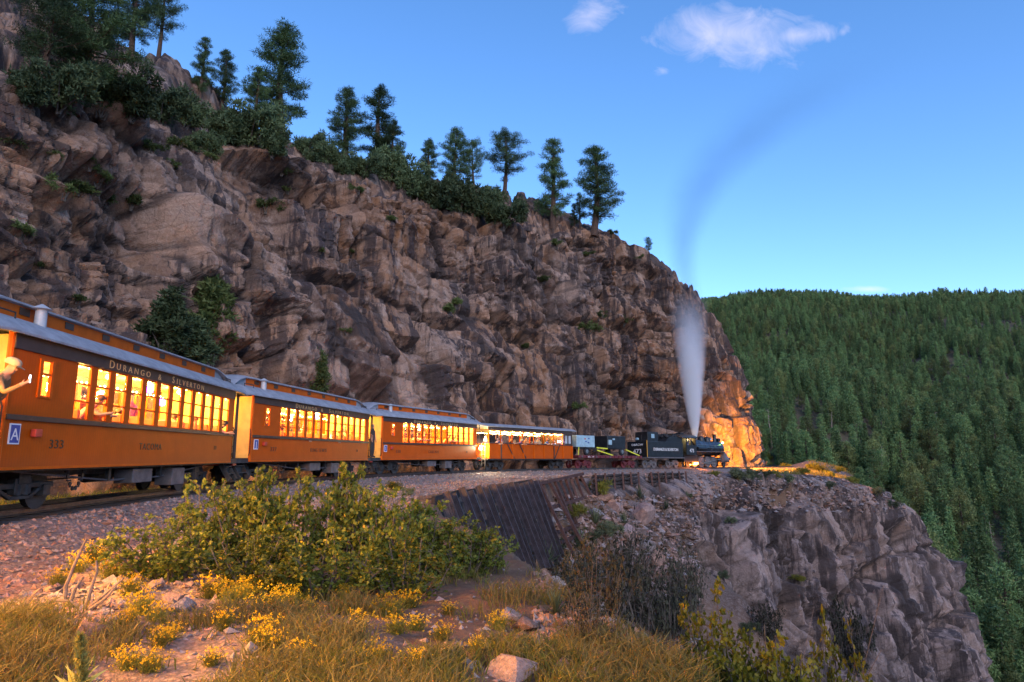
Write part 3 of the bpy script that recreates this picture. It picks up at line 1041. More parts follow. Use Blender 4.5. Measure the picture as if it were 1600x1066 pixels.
def coach():
    root = empty('passenger_coach')
    G, U = M['gold'], M['umber']
    for sgn in (-1, 1):
        y0, y1 = sorted((sgn * W2, sgn * (W2 - .06)))
        MB().box(-HB, HB, y0, y1, Z_B, Z_S).build('lower_side', G, root, bevel=0.006)
        up = MB()
        xs = [-HB, EWIN[0]]
        up.box(-HB, EWIN[0], y0, y1, Z_S, Z_L)
        up.box(EWIN[0], EWIN[1], y0, y1, Z_S, 2.10); up.box(EWIN[0], EWIN[1], y0, y1, 2.78, Z_L)
        up.box(EWIN[1], WIN[0][0], y0, y1, Z_S, Z_L)
        for i in range(11):
            up.box(WIN[i][1], WIN[i + 1][0], y0, y1, Z_S, Z_L)
        up.box(WIN[11][1], HB, y0, y1, Z_S, Z_L)
        up.build('upper_side', G, root)
        o0, o1 = sorted((sgn * (W2 + .002), sgn * (W2 + .05)))
        MB().box(-HB, HB, o0, o1, Z_S - .06, Z_S + .035).build('belt_rail', U, root, bevel=0.008)
        l0, l1 = sorted((sgn * (W2 - .06), sgn * (W2 + .035)))
        MB().box(-HB, HB, l0, l1, Z_L, Z_E + .03).build('letter_board', U, root, bevel=0.006)
        MB().box(-HB, HB, *sorted((sgn * (W2 + .002), sgn * (W2 + .03))), Z_B - .002, Z_B + .05).build('side_sill', M['gold_plain'], root)
        # windows: frame with two cross bars, an upper pane
        f = MB()
        w = 0.56; zt, zb = Z_L, Z_S + .035
        for a, b in ((0, .035), (w - .035, w)):
            f.box(a, b, -.045, .0, zb, zt)
        for z in (zb, 2.10, 2.46, zt - .04):
            f.box(.035, w - .035, -.04, -.005, z, z + .035)
        fm = f.mesh('window', M['gold_plain'])
        pane = MB().box(.035, w - .035, -.024, -.020, 2.135, zt - .04).mesh('pane', M['glass'])
        for a, b in WIN:
            o = link(bpy.data.objects.new('window', fm), root)
            o.location = (a, sgn * (W2 - .0) if sgn > 0 else -W2 + .05, 0)
            p = link(bpy.data.objects.new('pane', pane), o)
        f = MB(); w = EWIN[1] - EWIN[0]
        for a, b in ((0, .05), (w - .05, w)):
            f.box(a - .02, b + .02 if a == 0 else b + .02, -.055, .0, 2.08, 2.80)
        for z in (2.08, 2.50, 2.76):
            f.box(.05, w - .05, -.05, -.005, z, z + .04)
        o = f.build('window', M['gold_plain'], root); o.location = (EWIN[0], sgn * W2 if sgn > 0 else -W2 + .03, 0)
        link(bpy.data.objects.new('pane', MB().box(.05, w - .05, -.03, -.026, 2.12, 2.76).mesh('pane', M['glass'])), o)
        # clerestory side with small dark windows
        cl = MB().box(-5.2, 5.2, *sorted((sgn * .60, sgn * .64)), 3.52, 3.86).build('clerestory_side', M['gold_plain'], root)
        for i in range(7):
            x = -4.5 + i * 1.45
            q = MB().box(x - .15, x + .15, *sorted((sgn * .643, sgn * .655)), 3.66, 3.80)
            q.build('clerestory_window', M['umber'], cl)
    # floor, ends, ceiling
    MB().box(-6.35, 6.35, -1.16, 1.16, Z_B - .04, Z_B + .12).build('floor', M['iron'], root)
    MB().box(-HB, HB, -1.15, 1.15, Z_B + .122, Z_B + .135).build('carpet', M['oakwood'], root)
    MB().box(-HB, HB, -1.15, 1.15, 3.10, 3.12).build('ceiling', M['cream'], root)
    for sgn in (-1, 1):
        a, b = sorted((sgn * HB, sgn * (HB - .05)))
        ew = MB()
        ew.box(a, b, -1.155, -.36, Z_B + .125, 3.095); ew.box(a, b, .36, 1.155, Z_B + .125, 3.095); ew.box(a, b, -.36, .36, 2.72, 3.095)
        e = ew.build('end_wall', M['cream'], root)
        dr = MB().box(a + .01, b - .01, -.36, .36, Z_B + .125, 2.72).build('door', M['cream'], e, bevel=.01)
        MB().box(*sorted((sgn * (HB + .002), sgn * (HB + .015))), -.22, .22, 1.9, 2.6).build('pane', M['bulb'] if False else M['glass'], dr)
        for sy in (-1, 1):                          # rounded corner posts
            MB().tube([(sgn * (HB + .0), sy * (W2 - .04), Z_B), (sgn * (HB + .0), sy * (W2 - .04), Z_E)], .055, 8).build('corner_post', M['gold_plain'], root, smooth=True)
        # platform: end beam, rails with scrolls, steps, posts
        px_ = sgn * 6.30
        MB().box(*sorted((sgn * 6.22, sgn * 6.42)), -1.1, 1.1, Z_B - .12, Z_B + .1).build('end_beam', M['red'], root, bevel=.01)
        for sy in (-1, 1):
            rl = MB()
            yy = [sy * .30, sy * .62, sy * .98]
            rl.tube([(px_, yy[0], Z_B + .1), (px_, yy[0], 1.80), (px_, yy[0] + sy * .06, 1.87), (px_, yy[2] - sy * .06, 1.87), (px_, yy[2], 1.8), (px_, yy[2], Z_B + .1)], .022, 6)
            rl.tube([(px_, yy[0], 1.30), (px_, yy[2], 1.30)], .014, 6)
            scr = [(px_, yy[1] + .22 * math.cos(a_) * (1 - a_ / 14), 1.57 + .2 * math.sin(a_) * (1 - a_ / 14)) for a_ in np.linspace(0, 9, 22)]
            rl.tube(scr, .014, 5)
            rl.tube([(px_, yy[0], 1.3), (px_, yy[1], 1.05), (px_, yy[2], .95)], .014, 5)
            rl.build('platform_railing', M['black_iron'], root)
        for sy in (-1, 1):
            MB().tube([(px_, sy * 1.06, Z_B), (px_, sy * 1.06, 3.2)], .03, 7).build('roof_post', M['black_iron'], root)
            MB().tube([(sgn * 5.68, sy * 1.20, 1.0), (sgn * 5.68, sy * 1.24, 1.1), (sgn * 5.68, sy * 1.24, 1.85), (sgn * 5.68, sy * 1.20, 1.95)], .018, 6).build('grab_rail', M['black_iron'], root)
            st = MB()
            for k in range(3):
                z = Z_B - .12 - k * .24
                ya, yb = sorted((sy * (.86 + k * .11), sy * (1.08 + k * .11)))
                st.box(*sorted((sgn * 5.66, sgn * 6.2)), ya, yb, z - .03, z)
                if k < 2:
                    ya, yb = sorted((sy * (.86 + k * .11), sy * (.88 + k * .11)))
                    st.box(*sorted((sgn * 5.66, sgn * 6.2)), ya, yb, z, z + .20)
            for xx in (5.64, 6.2):
                st.prism([(0, 0)] * 0 or [(sgn * xx, 0), (sgn * (xx + .02), 0), (sgn * (xx + .02), .1), (sgn * xx, .1)], sy * .86, sy * .88) if False else None
                st.bar((sgn * xx, sy * .88, Z_B - .05), (sgn * xx, sy * 1.22, .20), .03, .16)
            st.build('step', M['iron'], root)
    # roof with upward bowed sides, clerestory roof dropping to hoods at both ends
    half = [(1.37, 3.13), (1.37, 3.17), (1.27, 3.28), (1.08, 3.41), (.84, 3.52), (.6, 3.59), (.3, 3.61)]
    prof = [(-y, z) for y, z in half] + [(y, z) for y, z in half[::-1]]
    under = [(1.33, 3.13), (.7, 3.28)]
    xs = [-6.42, -6.30, -5.9, -5.2, 0, 5.2, 5.9, 6.30, 6.42]
    dz = [-.07, -.03, 0, 0, 0, 0, 0, -.03, -.07]
    m = MB().loft([[(x, y, z + d) for y, z in prof] + [(x, .7, 3.24 + d), (x, -.7, 3.24 + d)] for x, d in zip(xs, dz)], closed=True, caps=True)
    rf = m.build('roof', M['roof'], root, smooth=True)
    ch = [(.72, 3.84), (.72, 3.875), (.55, 3.935), (.28, 3.975)]
    cp = [(-y, z) for y, z in ch] + [(0, 3.985)] + [(y, z) for y, z in ch[::-1]]
    secs = []
    for x, d, wsc in ((-6.40, -.42, 1.25), (-6.2, -.33, 1.18), (-5.85, -.16, 1.08), (-5.5, -.05, 1.02), (-5.2, 0, 1), (0, 0, 1), (5.2, 0, 1), (5.5, -.05, 1.02), (5.85, -.16, 1.08), (6.2, -.33, 1.18), (6.40, -.42, 1.25)):
        secs.append([(x, y * wsc, z + d) for y, z in cp] + [(x, .62, 3.82 + d), (x, -.62, 3.82 + d)])
    MB().loft(secs, closed=True, caps=True).build('clerestory_roof', M['roof'], root, smooth=True)
    for sgn in (-1, 1):                              # timber closing the clerestory ends
        for sy in (-1, 1):
            cap = MB()
            cap.add([(sgn * 5.2, sy * .62, 3.52), (sgn * 5.2, sy * .62, 3.86), (sgn * 5.5, sy * .62, 3.81), (sgn * 5.85, sy * .62, 3.69), (sgn * 6.15, sy * .62, 3.56)], [(0, 1, 2, 3, 4)])
            cap.build('clerestory_end', M['roof'], root)
    MB().lathe([(.11, 3.40), (.10, 3.76), (.10, 3.80), (.19, 3.82), (.02, 3.92)], (-4.35, -.86, 0), 12).build('stove_pipe', M['roof_pale'], root, smooth=True)
    for sx in (-5.5, 5.5):
        MB().tube([(sx - .3, -.95, 3.42), (sx - .3, -.95, 3.58), (sx + .3, -.95, 3.58), (sx + .3, -.95, 3.42)], .016, 5).build('roof_grab_iron', M['iron'], root)
    # underframe
    for x0 in (-4.05, 4.05):
        truck(root, x0, M['iron'])
    for sy in (-.85, .85):
        q = MB().tube([(-4.6, sy, .74), (-1.3, sy, .46), (1.3, sy, .46), (4.6, sy, .74)], .022, 6).build('truss_rod', M['grey_iron'], root)
        for x in (-1.3, 1.3):
            MB().box(x - .05, x + .05, sy - .04, sy + .04, .46, .74).build('queen_post', M['iron'], q)
    MB().box(-.55, .45, -1.05, -.6, .36, .70).build('battery_box', M['grey_iron'], root, bevel=.015)
    MB().box(1.55, 2.35, -1.08, -.62, .22, .68).build('battery_box', M['grey_iron'], root, bevel=.015)
    MB().lathe([(.05, -.6), (.17, -.55), (.17, .55), (.05, .6)], (.6, .4, .52), 12, 'x').build('air_tank', M['iron'], root, smooth=True)
    MB().box(-3.6, 3.6, -.5, .5, .60, .738).build('centre_sill', M['iron'], root)
    chn = MB()
    for k in range(13):
        a = k / 12
        x, z = -3.15 + a * .62, .70 - .36 * math.sin(math.pi * a)
        chn.lathe([(.045, -.013), (.045, .013)], (x, -.98, z), 8, 'y' if k % 2 else 'z')
    chn.build('brake_chain', M['black_iron'], root)
    MB().box(-HB + .72, -HB + .92, -W2 - .1, -W2 - .002, 1.36, 1.50).build('marker_bracket', M['red'], root, bevel=.01)
    # seats, lamps
    seat = MB().box(-.22, .22, -.42, .42, .42, .52).box(.16, .24, -.42, .42, .5, 1.05).mesh('seat', M['oakwood'], bevel=.02)
    for i in range(11):
        for sy in (-.68, .68):
            o = link(bpy.data.objects.new('seat', seat), root); o.location = (-4.2 + i * .86, sy, Z_B + .135)
    bl = MB()
    for i in range(48):
        x = -5.3 + i * .226
        for sy in (-1.02, 1.02):
            bl.lathe([(.012, .03), (.03, 0), (.012, -.035)], (x, sy, 2.93 - .05 * math.sin(i * 1.3) ** 2), 5)
    tag(bl.build('bulb_string', M['bulb'], root), kind='stuff')
    for i in range(5):
        MB().lathe([(.02, 3.08), (.09, 3.04), (.11, 2.98), (.06, 2.93)], (-4.2 + i * 2.1, 0, 0), 10).build('ceiling_lamp', M['bulb'], root)
    for sgn in (-1, 1):
        MB().lathe([(.02, 3.10), (.05, 3.06), (.05, 3.02), (.02, 2.98)], (sgn * 5.95, 0, 0), 8).build('platform_lamp', M['bulb'], root)
    return root


def coach_lights(root, e_in, e_plat):
    for x in (-4.0, -1.4, 1.4, 4.0):
        point_light('ceiling_light', root, (x, 0, 2.86), e_in)
    for x, e in zip((-5.95, 5.95), e_plat):
        if e: point_light('platform_light', root, (math.copysign(5.84, x), .42, 2.95), e, radius=.06)


def sign_plate(root, glyph):
    p = MB().box(-HB + .14, -HB + .42, -W2 - .022, -W2 - .004, 1.22, 1.58).build('sign', M['whitetext'], root)
    MB().box(-HB + .165, -HB + .395, -W2 - .026, -W2 - .022, 1.245, 1.555).build('sign_face', M['sign_blue'], p)
    text(glyph, .30, M['whitetext'], p, (-HB + .28, -W2 - .028, 1.29), align='CENTER', depth=.002)


S_CAR = []
s0 = 0.0
for nm, Lb, gap in (('c1', 11.1, 1.9), ('c2', 11.1, 1.9), ('c3', 11.1, 1.8), ('gon', 11.2, 1.0), ('flat', 9.4, .9), ('ten', 6.0, .5), ('loco', 8.8, 0)):
    S_CAR.append((s0 + Lb / 2, Lb / 2)); s0 += Lb + gap
proto = coach()
cars = []
LAB = ['nearest full orange coach, numbered 333 and named TACOMA', 'second orange coach, numbered 337, coupled behind coach 333',
       'third orange coach, right behind the open-sided excursion car', 'coach end cut off by the left edge of the photo, only its lit platform showing']
for k, (sm, hl) in enumerate(S_CAR[:3] + [(-7.45, HB)]):
    c = proto if k == 0 else copy_tree(proto)
    place_car(c, sm, HB - 1.2)
    tag(c, LAB[k], 'train coach', 'orange narrow-gauge coaches of the train')
    cars.append(c)
for c, num, nm_, gl in ((cars[0], '333', 'TACOMA', 'A'), (cars[1], '337', 'KING LEWIS', 'J'), (cars[2], '330', 'CASCADE', 'I')):
    lt = -W2 - .038
    x = -HB + 3.05
    o = text('D', .25, M['gilt'], c, (x, lt, 2.925), sx=1.25); x += .30
    o = text('URANGO  &', .20, M['gilt'], c, (x, lt, 2.925), sx=1.4, space=1.6); x += 2.85
    o = text('S', .25, M['gilt'], c, (x, lt, 2.925), sx=1.25); x += .27
    o = text('ILVERTON', .20, M['gilt'], c, (x, lt, 2.925), sx=1.4, space=1.6)
    lw = -W2 - .006
    text(num, .24, M['blacktext'], c, (-HB + 1.30, lw, 1.16), sx=1.25, space=1.1, name='number')
    text(nm_, .23, M['blacktext'], c, (0 - .15, lw, 1.16), sx=1.05, space=1.25, align='CENTER', name='name_lettering')
    text(num, .16, M['blacktext'], c, (HB - 1.55, lw, 1.2), name='number')
    sign_plate(c, gl)
coach_lights(cars[0], 240, (26, 20))
coach_lights(cars[1], 270, (55, 26))
coach_lights(cars[2], 290, (34, 40))
coach_lights(cars[3], 1300, (60, 26))
bpy.context.view_layer.update()
bl = MB()
for i in range(26):
    bl.lathe([(.012, .03), (.03, 0), (.012, -.035)], (5.62 + (i % 13) * .055, -1.16 if i < 13 else -1.02, 3.02 - .03 * (i % 3)), 5)
for i in range(12):
    bl.lathe([(.012, .03), (.03, 0), (.012, -.035)], (6.30, -1.10, 2.95 - .09 * i), 5)
tag(bl.build('bulb_string', M['bulb'], cars[3]), kind='stuff')
for x_ in (1.4, -2.2):
    point_light('gravel_fill_light', cars[3], (x_, -1.42, 2.9), 430, (1, .34, .04), .2)  # unseen lamps added outside the coach to wash the gravel orange
for c, xs in ((cars[0], (0.55, 1.3)), (cars[1], (.5,))):
    for x in xs:
        MB().lathe([(.02, .05), (.07, .04), (.08, -.12), (.02, -.14)], (x, -.75, 2.5 if x > 1 else 2.78), 8).build('party_lamp', M['purple'], c)

# ---------------------------------------------------------------- open-sided excursion car
gon = empty('excursion_car')
GL = 5.6
for sgn in (-1, 1):
    y0, y1 = sorted((sgn * W2, sgn * (W2 - .06)))
    MB().box(-GL, GL, y0, y1, .80, 1.88).build('side_panel', M['gold'], gon)
    MB().box(-GL, GL, *sorted((sgn * (W2 - .08), sgn * (W2 + .05))), 1.882, 1.95).build('top_rail', M['umber'], gon)
    MB().box(-GL, GL, *sorted((sgn * (W2 - .06), sgn * (W2 + .02))), 2.84, 3.10).build('letter_board', M['umber'], gon)
    for k in range(9):
        x = -GL + .06 + k * (2 * GL - .12) / 8
        MB().box(x - .05, x + .05, *sorted((sgn * (W2 + .003), sgn * (W2 + .06))), .80, 1.87).build('stake', M['gold_plain'] if k not in (1, 6) else M['umber'], gon)
        MB().box(x - .035, x + .035, *sorted((sgn * (W2 - .07), sgn * (W2 - .005))), 1.955, 2.84).build('post', M['gold_plain'], gon)
    for xa, xb in ((-3.4, -2.6), (-1.9, -1.1), (3.6, 2.9)):
        MB().bar((xa, sgn * (W2 + .03), 1.86), (xb, sgn * (W2 + .03), .84), .05, .07).build('brace', M['umber'], gon)
MB().box(-GL - .02, GL + .02, -1.15, 1.15, .70, .80).build('floor', M['iron'], gon)
for sgn in (-1, 1):
    MB().box(*sorted((sgn * GL, sgn * (GL - .06))), -1.14, 1.14, .81, 1.88).build('end_panel', M['gold'] if sgn > 0 else M['gold_plain'], gon)
cab_end = MB().box(4.3, 4.36, -1.14, 1.14, 1.96, 2.84).box(4.36, GL, -W2, -W2 + .06, 1.955, 2.05).box(4.36, GL, -W2, -W2 + .06, 2.70, 2.835).box(4.36, 4.5, -W2, -W2 + .06, 2.05, 2.7).box(4.86, 5.02, -W2, -W2 + .06, 2.05, 2.7).box(5.4, GL, -W2, -W2 + .06, 2.05, 2.7)
cab_end.build('closed_end', M['umber'], gon)
for xa, xb in ((4.5, 4.86), (5.02, 5.4)):
    MB().box(xa, xb, -W2 + .02, -W2 + .03, 2.05, 2.7).build('window_pane', M['roof_pale'], gon)
prf = [(1.36, 3.08), (1.36, 3.13), (1.1, 3.24), (.7, 3.33), (.3, 3.375)]
pr = [(-y, z) for y, z in prf] + [(y, z) for y, z in prf[::-1]]
MB().loft([[(x, y, z) for y, z in pr] + [(x, 1.1, 3.06), (x, -1.1, 3.06)] for x in (-6.1, -3, 0, 3, 6.1)], closed=True, caps=True).build('roof', M['roof'], gon, smooth=True)
for x0 in (-4.1, 4.1):
    truck(gon, x0, M['iron'])
for x in (-GL, GL):
    ld = MB()
    for dy in (-1.0, -.7):
        ld.tube([(x + math.copysign(.12, x), dy, .3), (x + math.copysign(.12, x), dy, 1.9)], .02, 5)
    for z in (.5, .8, 1.1, 1.4, 1.7):
        ld.tube([(x + math.copysign(.12, x), -1.0, z), (x + math.copysign(.12, x), -.7, z)], .016, 5)
    ld.build('ladder', M['grey_iron'], gon)
for i in range(7):
    sb = MB().box(-.2, .2, -.9, .9, 1.15, 1.22).box(-.03, .03, -.9, .9, 1.22, 1.62).build('bench', M['oakwood'], gon); sb.location.x = -4.6 + i * 1.35
bl = MB()
for i in range(60):
    for sy in (-1.12, 1.12):
        bl.lathe([(.010, .03), (.022, 0), (.010, -.03)], (-5.4 + i * .165, sy, 2.78 - .07 * abs(math.sin(i * .55))), 5)
tag(bl.build('bulb_string', M['bulb'], gon), kind='stuff')
MB().lathe([(.02, .06), (.12, .05), (.12, -.05), (.02, -.06)], (3.9, -1.02, 2.2), 10).build('party_lamp', emit('pink_white_lamp', (1.0, .62, .95), 40), gon)
for x in (-4, -1.3, 1.3, 3.6):
    point_light('roof_light', gon, (x, 0, 2.95), 70)
place_car(gon, S_CAR[3][0], 4.2)
tag(gon, 'open-sided orange excursion car with diagonal braces, crowded with passengers', 'train car')

# ---------------------------------------------------------------- flat car with two trailers
fc = empty('flat_car')
FL = S_CAR[4][1]
MB().box(-FL, FL, -1.2, 1.2, .86, 1.10).build('deck', M['flat_red'], fc, bevel=.02)
for k in range(14):
    x = -FL + .4 + k * .66
    MB().box(x - .05, x + .05, -1.27, -1.202, .9, 1.06).build('stake_pocket', M['flat_red'] if k % 3 else M['grey_iron'], fc)
text('D & R G W', .17, M['whitetext'], fc, (-FL + 1.0, -1.206, .91), sx=1.3)
for x0 in (-3.3, 3.3):
    truck(fc, x0, M['flat_red'])
MB().tube([(-3.2, -.9, .85), (-1, -.9, .62), (1, -.9, .62), (3.2, -.9, .85)], .02, 6).build('truss_rod', M['iron'], fc)
place_car(fc, S_CAR[4][0], FL - 1.0)
tag(fc, 'dark red flat car carrying two strapped-down trailers', 'train car')


def on_car(root, name, loc, rz=0.0):
    bpy.context.view_layer.update()
    o = empty(name)
    o.matrix_world = root.matrix_world @ Matrix.Translation(loc) @ Matrix.Rotation(rz, 4, 'Z')
    return o


g = on_car(fc, 'generator_trailer', (-3.1, 0, 1.10))
MB().box(-1.35, 1.15, -.8, .8, .70, 1.72).build('housing', M['genblue'], g, bevel=.03)
for k, (xx, zz) in enumerate(((-.2, 1.42), (.3, 1.45), (-.1, 1.2), (.25, 1.1))):
    MB().box(xx - .1, xx + .1, -.815, -.802, zz - .05, zz + .05).build('decal' if k else 'warning_decal', M['red'] if k == 0 else M['sign_blue'], g)
MB().box(-1.3, 1.6, -.6, .6, .55, .698).build('chassis', M['iron'], g)
MB().bar((1.6, 0, .62), (2.3, 0, .5), .1).build('tow_bar', M['iron'], g)
for sy in (-.72, .72):
    w = MB().lathe([(.1, -.1), (.3, -.1), (.34, -.05), (.34, .05), (.3, .1), (.1, .1)], (0, sy, .34), 16, 'y').build('wheel', M['black_iron'], g, smooth=True)
    MB().lathe([(.02, -.02), (.17, -.015), (.17, .02)], (0, sy + math.copysign(.11, sy), .34), 12, 'y').build('hub', M['bright'], w)
tag(g, 'pale blue boxy generator trailer at the rear of the flat car', 'trailer')
g = on_car(fc, 'box_trailer', (1.1, 0, 1.10))
MB().box(-1.3, 1.5, -.85, .85, .6, 1.78).build('housing', M['loco'], g, bevel=.03)
MB().box(-1.25, -.85, -1.05, -.852, .95, 1.4).build('tank', M['genblue'], g, bevel=.03)
MB().box(-.55, -.2, -.9, -.852, 1.4, 1.55).build('lamp', M['genblue'], g, bevel=.02)
MB().bar((-1.5, 0, .62), (-2.4, 0, .35), .1).build('tow_bar', M['iron'], g)
for sy in (-.78, .78):
    w = MB().lathe([(.1, -.1), (.32, -.1), (.36, -.05), (.36, .05), (.32, .1), (.1, .1)], (.9, sy, .36), 16, 'y').build('wheel', M['black_iron'], g, smooth=True)
    MB().lathe([(.02, -.02), (.18, -.015), (.18, .02)], (.9, sy + math.copysign(.11, sy), .36), 12, 'y').build('hub', M['bright'], w)
tag(g, 'black box trailer on the middle of the flat car', 'trailer')
for lab, pts in (('yellow strap running low from the blue trailer to the rear deck edge', [(-4.3, -.9, 1.75), (-4.68, -1.15, 1.11)]),
                 ('yellow strap stretched level between the two trailers', [(-1.85, -.92, 1.78), (-.35, -.95, 1.70)]),
                 ('yellow strap crossing down to the deck between the trailers', [(-1.8, -.92, 1.55), (.2, -1.15, 1.11)]),
                 ('yellow strap sloping from the black trailer to the front deck', [(2.55, -.88, 1.65), (4.4, -1.1, 1.11)])):
    st = on_car(fc, 'ratchet_strap', (0, 0, 0))
    m = MB().bar(pts[0], pts[1], .06, .10).mesh('strap', M['strap'])
    bpy.data.objects.remove(st)
    bpy.context.view_layer.update()
    so = link(bpy.data.objects.new('ratchet_strap', m)); so.matrix_world = fc.matrix_world.copy()
    tag(so, lab, 'strap', 'yellow straps holding the trailers')

# ---------------------------------------------------------------- steam engine and its tender
tn = empty('tender')
TL = S_CAR[5][1]
MB().box(-TL, TL, -1.22, 1.22, 1.0, 2.52).build('tank', M['loco'], tn, bevel=.03)
MB().prism([(TL - .05, 2.522), (TL - .05, 3.05), (.8, 3.05), (.1, 2.522)], -1.16, 1.16).build('coal_bunker', M['loco'], tn)
c = MB()
for k in range(60):
    a, b = random.uniform(.6, TL - .3), random.uniform(-.95, .95)
    r_ = random.uniform(.1, .2)
    c.lathe([(r_ * .3, -r_), (r_, -.3 * r_), (r_ * .8, .5 * r_), (r_ * .1, r_)], (a, b, 3.05 + random.uniform(-.05, .18)), 5)
tag(c.build('coal', M['coal'], tn), kind='stuff')
dg_ = MB().box(-2.3, -.55, -.75, .75, 2.522, 3.45).build('doghouse', M['loco'], tn, bevel=.02)
MB().box(-1.7, -1.2, -.765, -.752, 2.85, 3.25).build('window_pane', M['genblue'], dg_)
MB().box(-TL - .15, TL + .1, -1.25, 1.25, .90, .998).build('frame', M['grey_iron'], tn)
for sy in (-1.2, 1.2):
    MB().tube([(-TL - .06, sy, 1.0), (-TL - .06, sy, 2.6)], .035, 6).build('grab_rail', pm('yellow_grab_rail', (.6, .30, .02), .5) if sy < 0 else M['iron'], tn)
rr = MB()
for a, b in (((-TL - .05, -1.1, 2.62), (-TL - .05, 1.1, 2.62)), ((-TL - .05, -.55, 2.5), (-TL - .05, -.55, 3.1))):
    rr.tube([a, b], .025, 5)
rr.build('rear_rail', M['iron'], tn)
MB().lathe([(.03, -.12), (.14, -.1), (.14, .1)], (-TL + .3, .2, 2.75), 10, 'x').build('rear_lamp', M['genblue'], tn)
text('DURANGO & SILVERTON', .40, M['whitetext'], tn, (0, -1.235, 1.62), sx=.92, align='CENTER', depth=.006)
text('473', .62, M['whitetext'], tn, (-TL - .012, .0, 1.35), rot=(R(90), 0, R(-90)), sx=1.1, align='CENTER', depth=.006, name='number')
text('D&RGW', .30, M['whitetext'], tn, (-TL - .012, .0, 2.08), rot=(R(90), 0, R(-90)), sx=1.2, align='CENTER', depth=.006)
for x0 in (-1.9, 1.9):
    truck(tn, x0, M['grey_iron'], .38, 1.4)
place_car(tn, S_CAR[5][0], 2.0)
tag(tn, 'black coal tender lettered DURANGO & SILVERTON, 473 on its rear', 'tender')

lo = empty('steam_locomotive')
LL = S_CAR[6][1]
B0 = 2.02
MB().lathe([(.98, -2.75), (.98, -1.2), (.90, -.6), (.80, .6), (.80, 2.4), (.78, 2.42), (.78, 3.72), (.70, 3.80), (.2, 3.84)], (0, 0, B0), 28, 'x').build('boiler', M['boiler'], lo, smooth=True)
for x in (-1.2, -.1, .9, 1.7, 2.4):
    rr_ = float(np.interp(x, [-1.2, -.6, .6], [.98, .90, .80]))
    MB().lathe([(rr_ + .004, x - .03), (rr_ + .014, x - .025), (rr_ + .014, x + .025), (rr_ + .004, x + .03)], (0, 0, B0), 28, 'x').build('boiler_band', M['iron'], lo, smooth=True)
MB().lathe([(.30, 2.6), (.20, 2.85), (.19, 3.50), (.25, 3.52), (.25, 3.60), (.14, 3.6)], (3.1, 0, 0), 16).build('smokestack', M['loco'], lo, smooth=True)
MB().lathe([(.42, 2.7), (.36, 3.0), (.34, 3.18), (.2, 3.30), (.03, 3.33)], (.35, 0, 0), 16).build('steam_dome', M['loco'], lo, smooth=True)
MB().lathe([(.40, 2.7), (.34, 2.98), (.34, 3.15), (.2, 3.26), (.03, 3.28)], (1.55, 0, 0), 16).build('sand_dome', M['loco'], lo, smooth=True)
MB().lathe([(.03, 2.8), (.2, 2.84), (.16, 3.0), (.09, 3.1), (.02, 3.12)], (2.3, 0, .1), 12).build('bell', M['bright'], lo, smooth=True)
hl = MB().box(3.55, 4.0, -.2, .2, 2.78, 3.16).build('headlight', M['loco'], lo, bevel=.02)
MB().lathe([(.15, 0), (.15, .02)], (4.003, 0, 2.97), 14, 'x').build('lens', emit('headlight_lens', (1.0, .78, .40), 60), hl)
MB().box(3.3, 3.6, -.16, .16, 2.7, 2.79).build('headlight_bracket', M['loco'], lo)
MB().lathe([(.02, -.08), (.1, -.06), (.1, .06)], (3.5, -.75, 2.65), 8, 'x').build('marker_lamp', emit('green_marker', (.45, 1, .25), 5), lo)
# cab
cb = MB()
for sy in (-1, 1):
    y0, y1 = sorted((sy * 1.28, sy * 1.23))
    cb.box(-4.4, -2.55, y0, y1, 1.25, 2.25); cb.box(-4.4, -4.2, y0, y1, 2.25, 3.05); cb.box(-3.5, -3.38, y0, y1, 2.25, 3.05); cb.box(-2.7, -2.55, y0, y1, 2.25, 3.05); cb.box(-4.2, -2.7, y0, y1, 2.95, 3.05)
cb.box(-2.6, -2.55, -1.23, 1.23, 1.25, 3.05)
cb.build('cab', M['loco'], lo)
rp = [(-1.42, 3.02), (-1.3, 3.12), (-.8, 3.34), (0, 3.45), (.8, 3.34), (1.3, 3.12), (1.42, 3.02)]
MB().loft([[(x, y, z) for y, z in rp] + [(x, y, z - .06) for y, z in rp[::-1]] for x in (-5.3, -2.4)], closed=True, caps=True).build('cab_roof', M['loco'], lo, smooth=True)
MB().box(-3.9, -3.3, -.3, .3, 3.42, 3.58).build('roof_vent', M['loco'], lo)
text('473', .52, M['whitetext'], lo, (-3.45, -1.292, 1.52), sx=1.0, align='CENTER', depth=.006, name='number')
